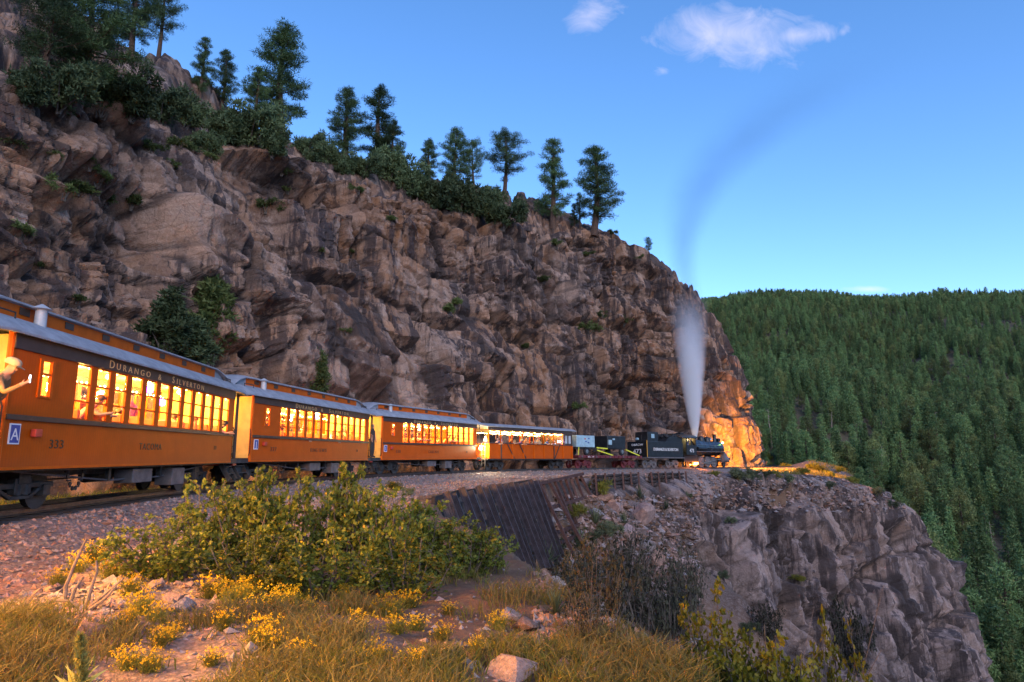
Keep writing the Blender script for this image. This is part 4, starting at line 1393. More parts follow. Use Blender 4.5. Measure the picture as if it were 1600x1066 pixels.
for sy in (-1, 1):
    y0, y1 = sorted((sy * .78, sy * 1.28))
    MB().box(-2.55, 3.9, y0, y1, 1.60, 1.66).build('running_board', M['grey_iron'], lo)
    MB().tube([(-2.5, sy * .98, 2.35), (3.6, sy * .9, 2.30)], .025, 6).build('handrail', M['bright'], lo)
    MB().tube([(-2.4, sy * .98, 2.05), (1.0, sy * .92, 2.0)], .04, 6).build('pipe', M['iron'], lo)
    MB().lathe([(.02, -.9), (.2, -.85), (.2, .85), (.02, .9)], (-1.2, sy * 1.05, 1.95), 12, 'x').build('air_reservoir', M['loco'], lo, smooth=True)
    cy = MB().lathe([(.1, -.5), (.36, -.45), (.36, .45), (.1, .5)], (3.15, sy * 1.02, .85), 16, 'x').box(2.8, 3.5, *sorted((sy * .8, sy * 1.2)), 1.15, 1.5).build('cylinder', M['grey_iron'], lo, smooth=True)
    wmesh = None
    for x in (-1.85, -.62, .61, 1.84):
        w = MB()
        w.lathe([(.44, -.06), (.56, -.06), (.56, .05), (.60, .055), (.60, .075), (.44, .08)], (x, sy * .5, .56), 24, 'y')
        w.lathe([(.14, -.08), (.14, .08)], (x, sy * .5, .56), 10, 'y')
        for q in range(10):
            a = q * math.pi / 5
            w.bar((x, sy * .5, .56), (x + .47 * math.cos(a), sy * .5, .56 + .47 * math.sin(a)), .05)
        w.build('driving_wheel', M['grey_iron'], lo)
    MB().bar((-1.85, sy * .68, .42), (1.84, sy * .68, .42), .05, .11).build('side_rod', M['bright'], lo)
    MB().bar((-.62, sy * .76, .42), (2.3, sy * .80, .82), .05, .10).build('main_rod', M['bright'], lo)
    MB().bar((2.0, sy * .95, .82), (2.9, sy * .95, .82), .06, .14).build('crosshead', M['grey_iron'], lo)
    for x in (-3.2, 3.95):
        MB().lathe([(.1, -.06), (.34, -.06), (.34, .05), (.37, .075), (.1, .08)], (x, sy * .48, .35), 18, 'y').build('pony_wheel', M['iron'], lo, smooth=True)
MB().box(-2.5, 4.0, -.42, .42, .55, 1.0).build('frame', M['iron'], lo)
MB().box(-4.4, -1.9, -.95, .95, .55, 1.24).build('firebox', M['loco'], lo)
MB().box(3.98, 4.2, -1.15, 1.15, .72, 1.02).build('pilot_beam', M['loco'], lo)
pl = MB()
for k in range(9):
    y = -1.0 + k * .25
    pl.bar((4.2, y, .75), (4.75 - abs(y) * .35, y * .6, .14), .05)
pl.bar((4.74, 0, .15), (4.35, .62, .15), .06); pl.bar((4.74, 0, .15), (4.35, -.62, .15), .06)
pl.build('pilot', M['loco'], lo)
MB().box(4.2, 4.62, -.1, .1, .74, .96).build('coupler', M['iron'], lo)
MB().lathe([(.16, -.3), (.2, -.25), (.2, .25), (.16, .3)], (3.95, -.5, 1.35), 10).lathe([(.14, -.25), (.14, .25)], (3.95, .5, 1.35), 10).build('air_pump', M['loco'], lo, smooth=True)
MB().box(-2.6, -1.95, -1.0, -.9, .32, .50).box(-2.3, -2.0, -.9, .6, .25, .30).build('ash_pan_glow', M['fire'], lo)
place_car(lo, S_CAR[6][0], 3.0)
tag(lo, 'black steam locomotive numbered 473 with its headlight on', 'locomotive')
sp = bpy.data.lights.new('headlight_beam', 'SPOT')
sp.energy = 34000; sp.color = (1.0, 0.36, 0.012); sp.spot_size = R(96); sp.spot_blend = 0.9; sp.shadow_soft_size = 0.12
so = link(bpy.data.objects.new('headlight_beam', sp), lo)
so.location = (4.06, 0, 2.97)
so.rotation_euler = Vector((-1, -.02, .10)).to_track_quat('Z', 'Y').to_euler()
point_light('ash_pan_light', lo, (-2.3, -1.15, .35), 60, (1, .28, .05), .1)
point_light('cab_light', lo, (-3.4, 0, 2.9), 45, (1, .6, .2), .1)

# lantern on the last coach's front platform
bpy.context.view_layer.update()
lan = on_car(cars[2], 'lantern', (6.36, -1.16, 1.55))
MB().lathe([(.05, -.16), (.11, -.15), (.11, -.12), (.08, -.11)], (0, 0, 0), 12).build('base', M['iron'], lan)
MB().lathe([(.07, -.11), (.105, -.05), (.105, .05), (.07, .11)], (0, 0, 0), 12).build('globe', M['lantern'], lan, smooth=True)
MB().lathe([(.09, .11), (.05, .17), (.02, .2)], (0, 0, 0), 12).tube([(-.1, 0, .1), (-.1, 0, .22), (0, 0, .3), (.1, 0, .22), (.1, 0, .1)], .01, 5).build('handle', M['iron'], lan)
point_light('lantern_light', lan, (.0, -.16, 0), 130, (1, .82, .5), .08)
tag(lan, 'bright white lantern hanging at the platform beside the open excursion car', 'lantern')

# ---------------------------------------------------------------- people
SKIN = pm('skin', (0.42, 0.22, 0.14), 0.55, 0, 0.1, 8)
HAIRS = [pm('hair_' + n, c, 0.6, 0, 0.3, 20) for n, c in (('dark', (0.03, 0.02, 0.015)), ('brown', (0.10, 0.05, 0.025)), ('grey', (0.30, 0.28, 0.26)), ('fair', (0.34, 0.22, 0.10)))]


def cloth(n, c):
    return pm('cloth_' + n, c, 0.85, 0, 0.22, 7, 0.4, 40, .01)


CL = {n: cloth(n, c) for n, c in (('tan', (.42, .27, .13)), ('jacket', (.22, .13, .06)), ('pink', (.62, .40, .40)), ('white', (.75, .73, .70)), ('black', (.03, .03, .035)), ('denim', (.09, .12, .22)), ('red', (.45, .06, .05)),
                                  ('blue', (.10, .18, .38)), ('green', (.10, .20, .10)), ('grey', (.28, .28, .28)), ('plum', (.24, .10, .22)), ('rust', (.45, .20, .08)), ('khaki', (.35, .29, .19)))}


def person_mesh(J, E, hero=False):
    """one continuous body grown over a skeleton. J: name -> (position, radius, zone); zones 0 skin, 1 top, 2 trousers, 3 shoes"""
    names = list(J)
    me = bpy.data.meshes.new('body')
    me.from_pydata([J[n][0] for n in names], [(names.index(a), names.index(b)) for a, b in E], [])
    o = bpy.data.objects.new('tmp', me); COL.objects.link(o)
    o.modifiers.new('skin', 'SKIN').use_smooth_shade = True
    if not me.skin_vertices:
        with bpy.context.temp_override(active_object=o, object=o):
            bpy.ops.mesh.customdata_skin_add()
    for i, n in enumerate(names):
        sv = me.skin_vertices[0].data[i]
        r_ = J[n][1]
        sv.radius = r_ if isinstance(r_, tuple) else (r_, r_)
        sv.use_root = (n == 'pelvis')
    sub = o.modifiers.new('sub', 'SUBSURF'); sub.levels = 2 if hero else 1; sub.render_levels = sub.levels
    bpy.context.view_layer.update()
    res = bpy.data.meshes.new_from_object(o.evaluated_get(bpy.context.evaluated_depsgraph_get()))
    bpy.data.objects.remove(o); bpy.data.meshes.remove(me)
    seg = [(Vector(J[a][0]), Vector(J[b][0]), J[a][2], J[b][2]) for a, b in E]
    idx = []
    for p in res.polygons:
        c = Vector(p.center); best = (9, 0)
        for a, b, za, zb in seg:
            ab = b - a
            t_ = max(0, min(1, (c - a).dot(ab) / max(ab.length_squared, 1e-9)))
            d = (c - a - ab * t_).length
            if d < best[0]: best = (d, zb if t_ > .5 else za)
        idx.append(best[1])
    res.polygons.foreach_set('material_index', idx)
    res.polygons.foreach_set('use_smooth', [True] * len(idx))
    return res


def skeleton(torso=0.0, sit=False, armR=None, armL=None, look=0.0, hero=False, short=True):
    """facing +x; torso: forward lean in radians; arms: (elbow, wrist) offsets from the shoulder"""
    hip = .47 if sit else .93
    sn, cn = math.sin(torso), math.cos(torso)
    up = lambda h, y=0, f=0: (h * sn + f * cn, y, hip + h * cn - f * sn)
    J = {'pelvis': ((0, 0, hip), (.145, .115), 2), 'spine': (up(.24), (.135, .105), 1), 'chest': (up(.42), (.16, .12), 1), 'neck': (up(.57, 0, .01), .058, 1 if not hero else 0),
         'head': (up(.68, 0, .025), (.078, .088), 0), 'crown': (up(.79, 0, .02), (.07, .082), 0)}
    E = [('pelvis', 'spine'), ('spine', 'chest'), ('chest', 'neck'), ('neck', 'head'), ('head', 'crown')]
    if hero:
        J['nose'] = (up(.695, 0, .125), .014, 0); E.append(('head', 'nose'))
        J['chin'] = (up(.60, 0, .075), .030, 0); E.append(('head', 'chin'))
    for s, sy, arm in (('R', -1, armR), ('L', 1, armL)):
        sh = Vector(up(.47, sy * .18))
        el, wr = arm if arm else ((0.02, sy * .06, -.28), (.10, sy * .05, -.52))
        el, wr = sh + Vector(el), sh + Vector(wr)
        hd_ = wr + (wr - el).normalized() * .07
        J['sh' + s] = (tuple(sh), .068, 1); J['el' + s] = (tuple(el), .047, 1 if hero or not short else 0); J['wr' + s] = (tuple(wr), .031, 0); J['ha' + s] = (tuple(hd_), (.034, .022), 0)
        E += [('chest', 'sh' + s), ('sh' + s, 'el' + s), ('el' + s, 'wr' + s), ('wr' + s, 'ha' + s)]
        if hero:
            J['cu' + s] = (tuple(el + (wr - el) * .88), .036, 1)
            E.remove(('el' + s, 'wr' + s)); E += [('el' + s, 'cu' + s), ('cu' + s, 'wr' + s)]
            f = (wr - el).normalized(); side = f.cross(Vector((0, 0, 1))).normalized(); upv = side.cross(f)
            for q in range(4):
                b1 = hd_ + f * .045 + upv * (.026 - q * .017)
                b2 = b1 + (f * .6 + side * .5).normalized() * (.030 if q not in (0, 3) else .024)
                J[f'f{q}a' + s] = (tuple(b1), .0095, 0); J[f'f{q}b' + s] = (tuple(b2), .0085, 0)
                E += [('ha' + s, f'f{q}a' + s), (f'f{q}a' + s, f'f{q}b' + s)]
            t1 = wr + f * .035 + upv * .035
            J['tha' + s] = (tuple(t1), .011, 0); J['thb' + s] = (tuple(t1 + (f + upv * .6 + side * .4).normalized() * .04), .0095, 0)
            E += [('wr' + s, 'tha' + s), ('tha' + s, 'thb' + s)]
        if sit:
            J['hi' + s] = ((.02, sy * .10, hip - .02), .095, 2); J['kn' + s] = ((.42, sy * .11, hip), .068, 2); J['an' + s] = ((.40, sy * .11, .09), .048, 2); J['to' + s] = ((.54, sy * .11, .04), .04, 3)
        else:
            J['hi' + s] = ((0, sy * .09, hip - .06), .098, 2); J['kn' + s] = ((.03, sy * .10, .50), .068, 2); J['an' + s] = ((0, sy * .10, .09), .048, 2); J['to' + s] = ((.15, sy * .11, .04), .04, 3)
        E += [('pelvis', 'hi' + s), ('hi' + s, 'kn' + s), ('kn' + s, 'an' + s), ('an' + s, 'to' + s)]
    return J, E, up


def hair_mesh(up, mat, long=False):
    m = MB()
    secs = []
    c = Vector(up(.735, 0, .005))
    ax = (Vector(up(.8)) - Vector(up(.6))).normalized()
    fw = Vector((ax.z, 0, -ax.x))
    for k in range(7):
        ph = k / 6 * (R(118) if long else R(100))
        ring = []
        for q in range(14):
            a = 2 * math.pi * q / 14
            r_ = math.sin(ph) * .112
            face = max(0, math.cos(a)) * (.055 if k > 3 else 0)       # cut back over the face
            ring.append(tuple(c + ax * (math.cos(ph) * .118 - (.0 if not long else .10 * max(0, -math.cos(a)) * (k > 3))) + fw * (math.cos(a) * (r_ - face)) * 1.05 + Vector((0, 1, 0)) * math.sin(a) * r_ * .92))
        secs.append(ring)
    m.loft(secs, closed=True)
    return m.mesh('hair', mat, smooth=True)


def cap_mesh(up, mat):
    m = MB()
    c = Vector(up(.745, 0, .005)); ax = (Vector(up(.8)) - Vector(up(.6))).normalized(); fw = Vector((ax.z, 0, -ax.x)); sd_ = Vector((0, 1, 0))
    secs = []
    for h, r_ in ((-.01, .118), (.03, .122), (.075, .108), (.105, .07), (.115, .01)):
        secs.append([tuple(c + ax * h + fw * math.cos(a) * r_ * 1.05 + sd_ * math.sin(a) * r_ * .95) for a in np.linspace(0, 2 * math.pi, 16, endpoint=False)])
    m.loft(secs, closed=True)
    b = [c + ax * (-.005 - .01 * (1 - abs(q) / .09)) + fw * (.10 + .10 * math.sqrt(max(0, 1 - (q / .10) ** 2))) + sd_ * q for q in np.linspace(-.095, .095, 9)]
    a_ = [c + ax * .004 + fw * .10 * math.sqrt(max(0, 1 - (q / .13) ** 2)) + sd_ * q for q in np.linspace(-.095, .095, 9)]
    m.loft([[tuple(p) for p in a_], [tuple(p) for p in b]]); m.loft([[tuple(p + ax * .008) for p in a_], [tuple(p + ax * .008) for p in b]])
    return m.mesh('cap', mat, smooth=True)


POSES = {}
for key, kw in (('stand', dict()), ('sit', dict(sit=True)), ('sit_lean', dict(sit=True, torso=.35, armR=((.16, -.10, -.20), (.40, -.12, -.22)))),
                ('out', dict(torso=.75, armR=((.22, -.06, -.16), (.44, -.04, -.12)), armL=((.22, .06, -.16), (.46, .02, -.16)))),
                ('wave', dict(torso=.25, armR=((.14, -.2, .02), (.22, -.26, .28))))):
    J, E, up = skeleton(**kw)
    POSES[key] = (person_mesh(J, E), up)
HAIR = {(k, i, l): hair_mesh(POSES[k][1], HAIRS[i], l) for k in POSES for i in range(4) for l in (False, True)}


def person(root, loc, rz, pose, top, legs, hair, label, group=None, long=False, hat=None, scale=1.0):
    me, up = POSES[pose]
    bpy.context.view_layer.update()
    o = link(bpy.data.objects.new('person', me.copy()))
    for m_ in (SKIN, CL[top], CL[legs], CL['black']):
        o.data.materials.append(m_)
    o.matrix_world = root.matrix_world @ Matrix.Translation(loc) @ Matrix.Rotation(rz, 4, 'Z') @ Matrix.Scale(scale, 4)
    if hat: link(bpy.data.objects.new('cap', cap_mesh(up, CL[hat])), o)
    else: link(bpy.data.objects.new('hair', HAIR[(pose, hair, long)]), o)
    tag(o, label, 'person', group)
    return o


FLZ = Z_B + .135
# man leaning out from the platform at the left edge, filming with a phone
J, E, up = skeleton(torso=.42, armR=((.14, -.06, -.24), (.36, -.02, -.10)), armL=((-.06, .08, -.27), (-.22, .02, -.44)), hero=True)
POSES['hero'] = (person_mesh(J, E, True), up)
e0 = cars[0]
bpy.context.view_layer.update()
hero_loc = (-HB - .70, -1.36, .90)
hm = person(e0, hero_loc, R(-78), 'hero', 'jacket', 'denim', 1, 'man in cap and tan jacket leaning from the platform, holding up a phone', hat='khaki', scale=1.0)
wr_ = J['haR'][0]
ph = link(bpy.data.objects.new('phone', MB().box(-.008, .008, -.036, .036, -.02, .12).mesh('phone', M['black_iron'], bevel=.004)))
ph.matrix_world = hm.matrix_world @ Matrix.Translation((wr_[0] + .045, wr_[1] + .01, wr_[2] + .01)) @ Matrix.Rotation(R(40), 4, 'Z')
tag(ph, 'small phone held up by the man in the cap', 'phone')
scr = MB().box(-.010, -.0085, -.032, .032, -.012, .112).build('screen', emit('phone_screen', (.8, .85, 1), 3), ph)
eyes = MB()
for sy in (-1, 1):
    p = up(.72, sy * .036, .092)
    eyes.lathe([(.003, -.012), (.011, 0), (.003, .012)], p, 6)
eyes.build('eye', M['black_iron'], hm)

win_x = [(a + b) / 2 for a, b in WIN]
SG = 'passengers seen through the coach windows'
person(cars[0], (win_x[1] + .02, -.62, FLZ - .12), R(-72), 'out', 'pink', 'denim', 1, 'passenger in pale pink top leaning head out of coach 333', scale=.98)
person(cars[0], (win_x[0] + .06, -.50, FLZ - .02), R(-60), 'sit_lean', 'white', 'denim', 3, 'white-sleeved passenger reaching out of the first window of coach 333', None, False, None, 1.0)
person(cars[0], (win_x[4] - .1, -.55, FLZ - .05), R(200), 'sit_lean', 'black', 'black', 0, 'dark-sleeved passenger reaching across the fifth window of coach 333')
person(cars[0], (win_x[5], -.35, FLZ), R(250), 'stand', 'plum', 'black', 0, 'passenger in purple top standing in coach 333 by the purple lamp', scale=.97)
person(cars[0], (win_x[8], -.55, FLZ), R(0), 'sit', 'grey', 'denim', 0, 'passenger in grey seated at the ninth window of coach 333')
person(cars[0], (win_x[10] - .1, -.6, FLZ), R(0), 'sit', 'white', 'denim', 1, 'passenger seated at the next-to-last window of coach 333')
person(cars[0], (win_x[11] - .05, -.75, FLZ - .2), R(-75), 'out', 'black', 'black', 0, 'dark-haired passenger looking out of the last window of coach 333', long=True, scale=.9)
for k, (w, top, ps, hr_) in enumerate(((1, 'rust', 'sit', 0), (2, 'red', 'sit', 1), (3, 'grey', 'sit_lean', 2), (5, 'blue', 'stand', 0), (7, 'white', 'sit_lean', 3), (9, 'red', 'sit', 0), (11, 'black', 'stand', 1))):
    nm_ = ['second', 'third', 'fourth', '', 'sixth', '', 'eighth', '', 'tenth', '', '', 'last']
    word = {1: 'second', 2: 'third', 3: 'fourth', 5: 'sixth', 7: 'eighth', 9: 'tenth', 11: 'last'}[w]
    person(cars[1], (win_x[w], -.62 if ps != 'stand' else -.2, FLZ), R(0 if ps == 'sit' else -60), ps, top, 'denim', hr_, f'passenger in {top} behind the {word} window of coach 337', SG)
for k, (w, top, ps, hr_) in enumerate(((2, 'white', 'out', 0), (3, 'pink', 'out', 1), (6, 'red', 'sit_lean', 0), (7, 'tan', 'out', 1), (8, 'grey', 'out', 3), (10, 'rust', 'sit', 0))):
    word = {2: 'third', 3: 'fourth', 6: 'seventh', 7: 'eighth', 8: 'ninth', 10: 'eleventh'}[w]
    person(cars[2], (win_x[w], -.58 if ps != 'out' else -.60, FLZ - (.12 if ps == 'out' else 0)), R(-70), ps, top, 'denim', hr_, f'passenger in {top} at the {word} window of the third coach', SG)
person(cars[2], (-HB - .62, -1.0, Z_B + .12), R(-80), 'stand', 'black', 'black', 2, 'man in dark jacket over a pale shirt standing between second and third coach')
GT = ['white', 'pink', 'blue', 'red', 'black', 'tan', 'plum', 'green', 'rust', 'grey', 'white', 'khaki', 'blue', 'red', 'white', 'black']
ORD = ['rearmost', 'second', 'third', 'fourth', 'fifth', 'sixth', 'seventh', 'eighth', 'ninth', 'tenth', 'eleventh', 'twelfth', 'thirteenth', 'fourteenth', 'fifteenth', 'foremost']
for i in range(16):
    x = -5.1 + i * .585
    ps = ['stand', 'out', 'wave', 'stand', 'out', 'stand', 'out', 'stand'][i % 8]
    sc_ = .92 + .1 * random.random()
    zf = .80
    yy = -.78 + (.25 if i % 3 == 0 else 0)
    if ps == 'out': yy = -.72; zf = .80
    person(gon, (x, yy, zf), R(-80 + 30 * math.sin(i * 2.1)), ps, GT[i], ['denim', 'black', 'khaki'][i % 3], i % 4, f'{ORD[i]} passenger along the side of the open excursion car, in {GT[i]}', 'passengers in the open excursion car', long=i % 2 == 0, hat='red' if i in (5, 11) else None, scale=sc_)
person(lo, (-3.75, -.95, 1.25), R(-50), 'wave', 'denim', 'denim', 0, 'engine driver in blue at the cab side window')

# ---------------------------------------------------------------- vegetation builders
rng = np.random.default_rng(11)


def tri_cloud(C, rad, n, ln, wd, rng, up=0.35, out=0.8, flat=0.75):
    """n small needle or leaf triangles about each centre; returns vertices, faces, tint"""
    C = np.repeat(np.asarray(C, float), n, 0)
    rad = np.repeat(np.broadcast_to(np.asarray(rad, float), (len(C) // n,)), n)
    tc = np.repeat(rng.random(len(C) // n), n)
    u = rng.normal(size=(len(C), 3)); u /= np.linalg.norm(u, axis=1, keepdims=True)
    q = rng.random(len(C))[:, None] ** 0.45
    off = u * q * rad[:, None] * np.array([1, 1, flat])
    d = u * out + rng.normal(size=u.shape) * 0.6 + np.array([0, 0, up])
    d /= np.linalg.norm(d, axis=1, keepdims=True)
    s = np.cross(d, rng.normal(size=u.shape)); s /= np.linalg.norm(s, axis=1, keepdims=True) + 1e-9
    L = ln * rng.uniform(.65, 1.25, len(C))[:, None]; W = wd * rng.uniform(.7, 1.3, len(C))[:, None]
    b = C + off
    V = np.stack([b - s * W / 2, b + s * W / 2, b + d * L], 1).reshape(-1, 3)
    F = np.arange(len(V)).reshape(-1, 3)
    tint = np.clip(np.repeat(tc * 0.65 + rng.random(len(C)) * 0.35, 3), 0, 1)
    return V, F, tint


def pine_tree(seed, h=10.0, wmax=2.0, z0=0.28, nb=48, per=40, round_=0.8, blade=(.27, .042), clump=.48, bend=.25, mat='pine', sparse=0.0):
    r = np.random.default_rng(seed)
    bx, by = r.normal(size=2) * bend
    ax = lambda z: np.array([bx * math.sin(z / h * 2.2), by * math.sin(z / h * 2.7 + .3) - by * math.sin(.3), z])
    tr = MB()
    zs = np.linspace(-.4, h * .985, 12)
    tr.tube([tuple(ax(z)) for z in zs], [max(.02, .030 * h * (1 - z / h) ** .85 + .015) for z in np.clip(zs, 0, h)], 7)
    C, Rr = [], []
    for k in range(nb):
        t = (k + r.random()) / nb
        z = h * (z0 + (1 - z0) * t)
        if r.random() < sparse: continue
        w = wmax * (np.sin(np.pi * min(1, .16 + .84 * t ** round_)) ** .75 * .92 + .1) * r.uniform(.55, 1.12)
        a = k * 2.4 + r.normal() * .5
        o = ax(z)
        tilt = r.uniform(-.05, .35) + .25 * t
        tip = o + np.array([math.cos(a) * w, math.sin(a) * w, w * tilt])
        mid_ = (o + tip) / 2 - np.array([0, 0, .06 * w])
        tr.tube([tuple(o), tuple(mid_), tuple(tip)], [.008 * h * (1 - t * .7), .005 * h * (1 - t * .7), .01], 4, cap=False)
        nclump = 1 + int(w / (clump * .95))
        for q in range(nclump + 1):
            f = 1.02 - q * (.72 / (nclump + .5)) * r.uniform(.8, 1.1)
            if f < .12 and w > .8: continue
            p = o + (tip - o) * f + r.normal(size=3) * clump * .3
            C.append(p); Rr.append(clump * r.uniform(.7, 1.15))
    C.append(ax(h * .99)); Rr.append(clump * .7); C.append(ax(h * .95)); Rr.append(clump * .8)
    V, F, T = tri_cloud(C, Rr, per, blade[0], blade[1], r)
    return tr.mesh('trunk', M['bark']), np_mesh('crown', V, F, [M[mat]], attrs={'tint': T})


def fir_tree(seed, h=14.0, wmax=2.3, lev=17, per=8, mat='fir', blade=(.62, .24), z0=.07):
    r = np.random.default_rng(seed)
    tr = MB().tube([(0, 0, -1.0), (0, 0, h * .5), (0, 0, h * .98)], [.016 * h, .010 * h, .02], 6)
    C, Rr = [], []
    for k in range(lev):
        t = k / lev
        z = h * (z0 + (1 - z0) * t)
        w = wmax * ((1 - t) ** .8 * .95 + .04) * r.uniform(.8, 1.1)
        nb = 5 + int(4 * (1 - t))
        for q in range(nb):
            a = q * 2 * math.pi / nb + k * .7 + r.normal() * .2
            ww = w * r.uniform(.65, 1.12)
            for f in ((.95, .6, .3) if ww > 1.2 else (.9, .45)):
                C.append((math.cos(a) * ww * f, math.sin(a) * ww * f, z - ww * f * .18 + r.normal() * .15)); Rr.append(.30 + .22 * ww * .5)
    C.append((0, 0, h * .97)); Rr.append(.2); C.append((0, 0, h * .93)); Rr.append(.25)
    V, F, T = tri_cloud(C, Rr, per, blade[0], blade[1], r, up=.05, out=.9, flat=.55)
    return tr.mesh('trunk', M['bark_grey']), np_mesh('crown', V, F, [M[mat]], attrs={'tint': T})


def bush(seed, rx=1.0, h=1.2, n=130, per=38, mat='juniper', blade=(.16, .07), clump=.2, stem='bark_grey', cone=0.0):
    r = np.random.default_rng(seed)
    C, Rr = [], []
    lob = [(r.normal() * .45 * rx, r.normal() * .45 * rx, h * r.uniform(.35, .75), r.uniform(.35, .6)) for _ in range(6)] + [(0, 0, h * .5, .6)]
    for k in range(n):
        lx_, ly_, lz_, lr_ = lob[k % 7]
        u = r.normal(size=3); u /= np.linalg.norm(u)
        q = r.random() ** .4
        p = np.array([lx_ + u[0] * q * rx * lr_, ly_ + u[1] * q * rx * lr_, lz_ + u[2] * q * h * .48])
        if cone: p[:2] *= max(.08, 1 - cone * max(p[2], 0) / h)
        p[2] = abs(p[2]) * .98 + .03 * h
        C.append(p); Rr.append(clump * r.uniform(.7, 1.25))
    st = MB()
    for k in range(7):
        p = C[int(r.integers(len(C)))]
        st.tube([(r.normal() * .08 * rx, r.normal() * .08 * rx, -.25), (p[0] * .5, p[1] * .5, p[2] * .45), tuple(p)], [.03 * rx + .01, .02 * rx + .006, .006], 5, cap=False)
    V, F, T = tri_cloud(C, Rr, per, blade[0], blade[1], r)
    return st.mesh('stem', M[stem]), np_mesh('foliage', V, F, [M[mat]], attrs={'tint': T})


def plant(name, pair, loc, scale, rz, label, cat, group, names=('trunk', 'crown'), sz=None, tilt=(0, 0)):
    o = empty(name, loc, rz)
    o.scale = (scale, scale, scale if sz is None else sz)
    o.rotation_euler = (tilt[0], tilt[1], rz)
    for me, n in zip(pair, names):
        link(bpy.data.objects.new(n, me), o)
    tag(o, label, cat, group)
    return o


def stand(px, py, which=('cliff',)):
    for k in range(60):
        h = hit(px, py + k * 2, which)
        if h: return h[0]
    return None


# ---------------------------------------------------------------- pines along the top of the cliff
PV = [pine_tree(21, 10, 2.5, .22, 60, 76, clump=.42), pine_tree(22, 10, 2.0, .15, 58, 70, .75, clump=.40), pine_tree(23, 10, 1.6, .12, 54, 64, .7, clump=.36), pine_tree(24, 10, 3.1, .30, 48, 80, .9, clump=.52, bend=.5),
      pine_tree(25, 10, 1.55, .30, 40, 70, .7, sparse=.15)]
PL = [  # base x, base y, top y, kind, width factor, label
    (118, 168, -70, 0, 1.25, 'big pine with a reddish trunk low on the left hillside'),
    (60, 150, -40, 3, 1.1, 'broad dark pine crowding the left edge of the hillside'),
    (205, 92, -60, 0, 1.0, 'left one of two pines above the pale overhanging boulder'),
    (248, 80, -45, 3, .85, 'right one of two pines above the pale overhanging boulder'),
    (312, 152, 50, 2, 1.0, 'slender sparse pine just right of the pale boulder'),
    (345, 172, 72, 1, 1.0, 'second slender pine right of the pale boulder, shorter and fuller'),
    (396, 190, 92, 1, 1.1, 'half-hidden pine at the left foot of the tallest ridge pine'),
    (440, 214, 21, 1, 1.25, 'tallest full pine on the ridge, standing before open sky'),
    (540, 255, 132, 1, 1.15, 'dark pine beside the bare snag on the ridge'),
    (590, 264, 125, 2, 1.35, 'tall narrow pine right of the bare snag'),
    (612, 272, 182, 1, 1.0, 'shorter pine touching the right side of the tall narrow pine'),
    (672, 288, 214, 1, 1.2, 'left pine of the rounded grove in mid ridge'),
    (712, 296, 197, 0, 1.0, 'highest pine of the rounded grove in mid ridge'),
    (742, 300, 216, 3, .8, 'thin-crowned brownish pine inside the rounded grove'),
    (788, 304, 205, 3, 1.15, 'wide leaning pine at the right end of the rounded grove'),
    (864, 352, 211, 2, 1.15, 'lone slim pine, left of the ridge pair before the sky'),
    (928, 362, 226, 1, 1.35, 'lone fuller pine, right of the ridge pair before the sky'),
    (898, 354, 316, 2, 1.3, 'small young pine between the ridge pair'),
    (906, 358, 300, 4, .9, 'thin sapling close beside the right pine of the ridge pair'),
    (1013, 398, 369, 3, .75, 'tiny wind-bent pine far down the ridge near the nose'),
]
for i, (px, py, ty, kd, wf, lab) in enumerate(PL):
    p = stand(px, py)
    if p is None: continue
    hgt = (py - ty) / FPX * (p.y * math.cos(PITCH) + p.z * math.sin(PITCH)) * 1.03
    k = hgt / 10
    o = plant('pine_tree', PV[kd], (p.x, p.y, p.z - .15), k * wf, i * 1.7, lab, 'tree', 'pines on top of the cliff', sz=k)
# bare snag
p = stand(535, 250)
sn = MB().tube([(0, 0, -.3), (.05, 0, 1.5), (0, .05, 3.2), (.03, 0, 5.2)], [.13, .1, .06, .015], 6)
for k in range(16):
    z = 1.6 + k * .22; a = k * 2.4
    sn.tube([(0, 0, z), (math.cos(a) * .5, math.sin(a) * .5, z + .12), (math.cos(a) * .8, math.sin(a) * .8, z + .35)], [.02, .012, .004], 4)
o = sn.build('dead_tree', M['deadwood']); o.location = (p.x, p.y, p.z)
o.scale = (1, 1, ((250 - 118) / FPX * p.y) / 5.2)
tag(o, 'bare grey snag rising above the ridge pines', 'tree')

BV_ = [bush(31 + i, 1.0, 1.25, 150, 42, 'juniper') for i in range(3)]
CV = [bush(41, .8, 2.2, 150, 40, 'juniper', cone=.75), bush(42, .75, 2.0, 140, 40, 'tuft', cone=.6)]
SB = [(40, 160, 46, 'dark shrub at the far left under the broad pine'), (92, 165, 50, 'dark rounded shrub left of the reddish pine trunk'), (158, 172, 44, 'dark shrub right of the reddish pine trunk'), (205, 178, 50, 'largest dark shrub on the left shelf'),
      (250, 190, 42, 'shrub below the pale boulder'), (285, 196, 36, 'shrub right under the overhang of the pale boulder'), (350, 222, 45, 'grey-green shrub left of the tallest pine'), (388, 226, 48, 'tall grey-green shrub near the tallest pine'), (320, 240, 26, 'lone shrub on the rim below the boulder'),
      (425, 240, 30, 'shrub at the foot of the tallest pine'), (478, 246, 30, 'bluish shrub right of the tallest pine'), (508, 256, 26, 'small bluish shrub before the snag'), (536, 272, 24, 'yellow-green shrub at the foot of the snag'), (566, 276, 28, 'shrub under the tall narrow pine'),
      (605, 284, 40, 'wide grey-green shrub left of the rounded grove'), (640, 304, 34, 'shrub on the rim under the rounded grove'), (676, 318, 36, 'broad shrub under the rounded grove'), (714, 332, 40, 'largest shrub under the rounded grove'), (745, 336, 30, 'shrub right below the brownish pine'),
      (786, 352, 32, 'isolated shrub on the rim right of the grove'), (765, 330, 28, 'shrub tucked behind the isolated rim shrub')]
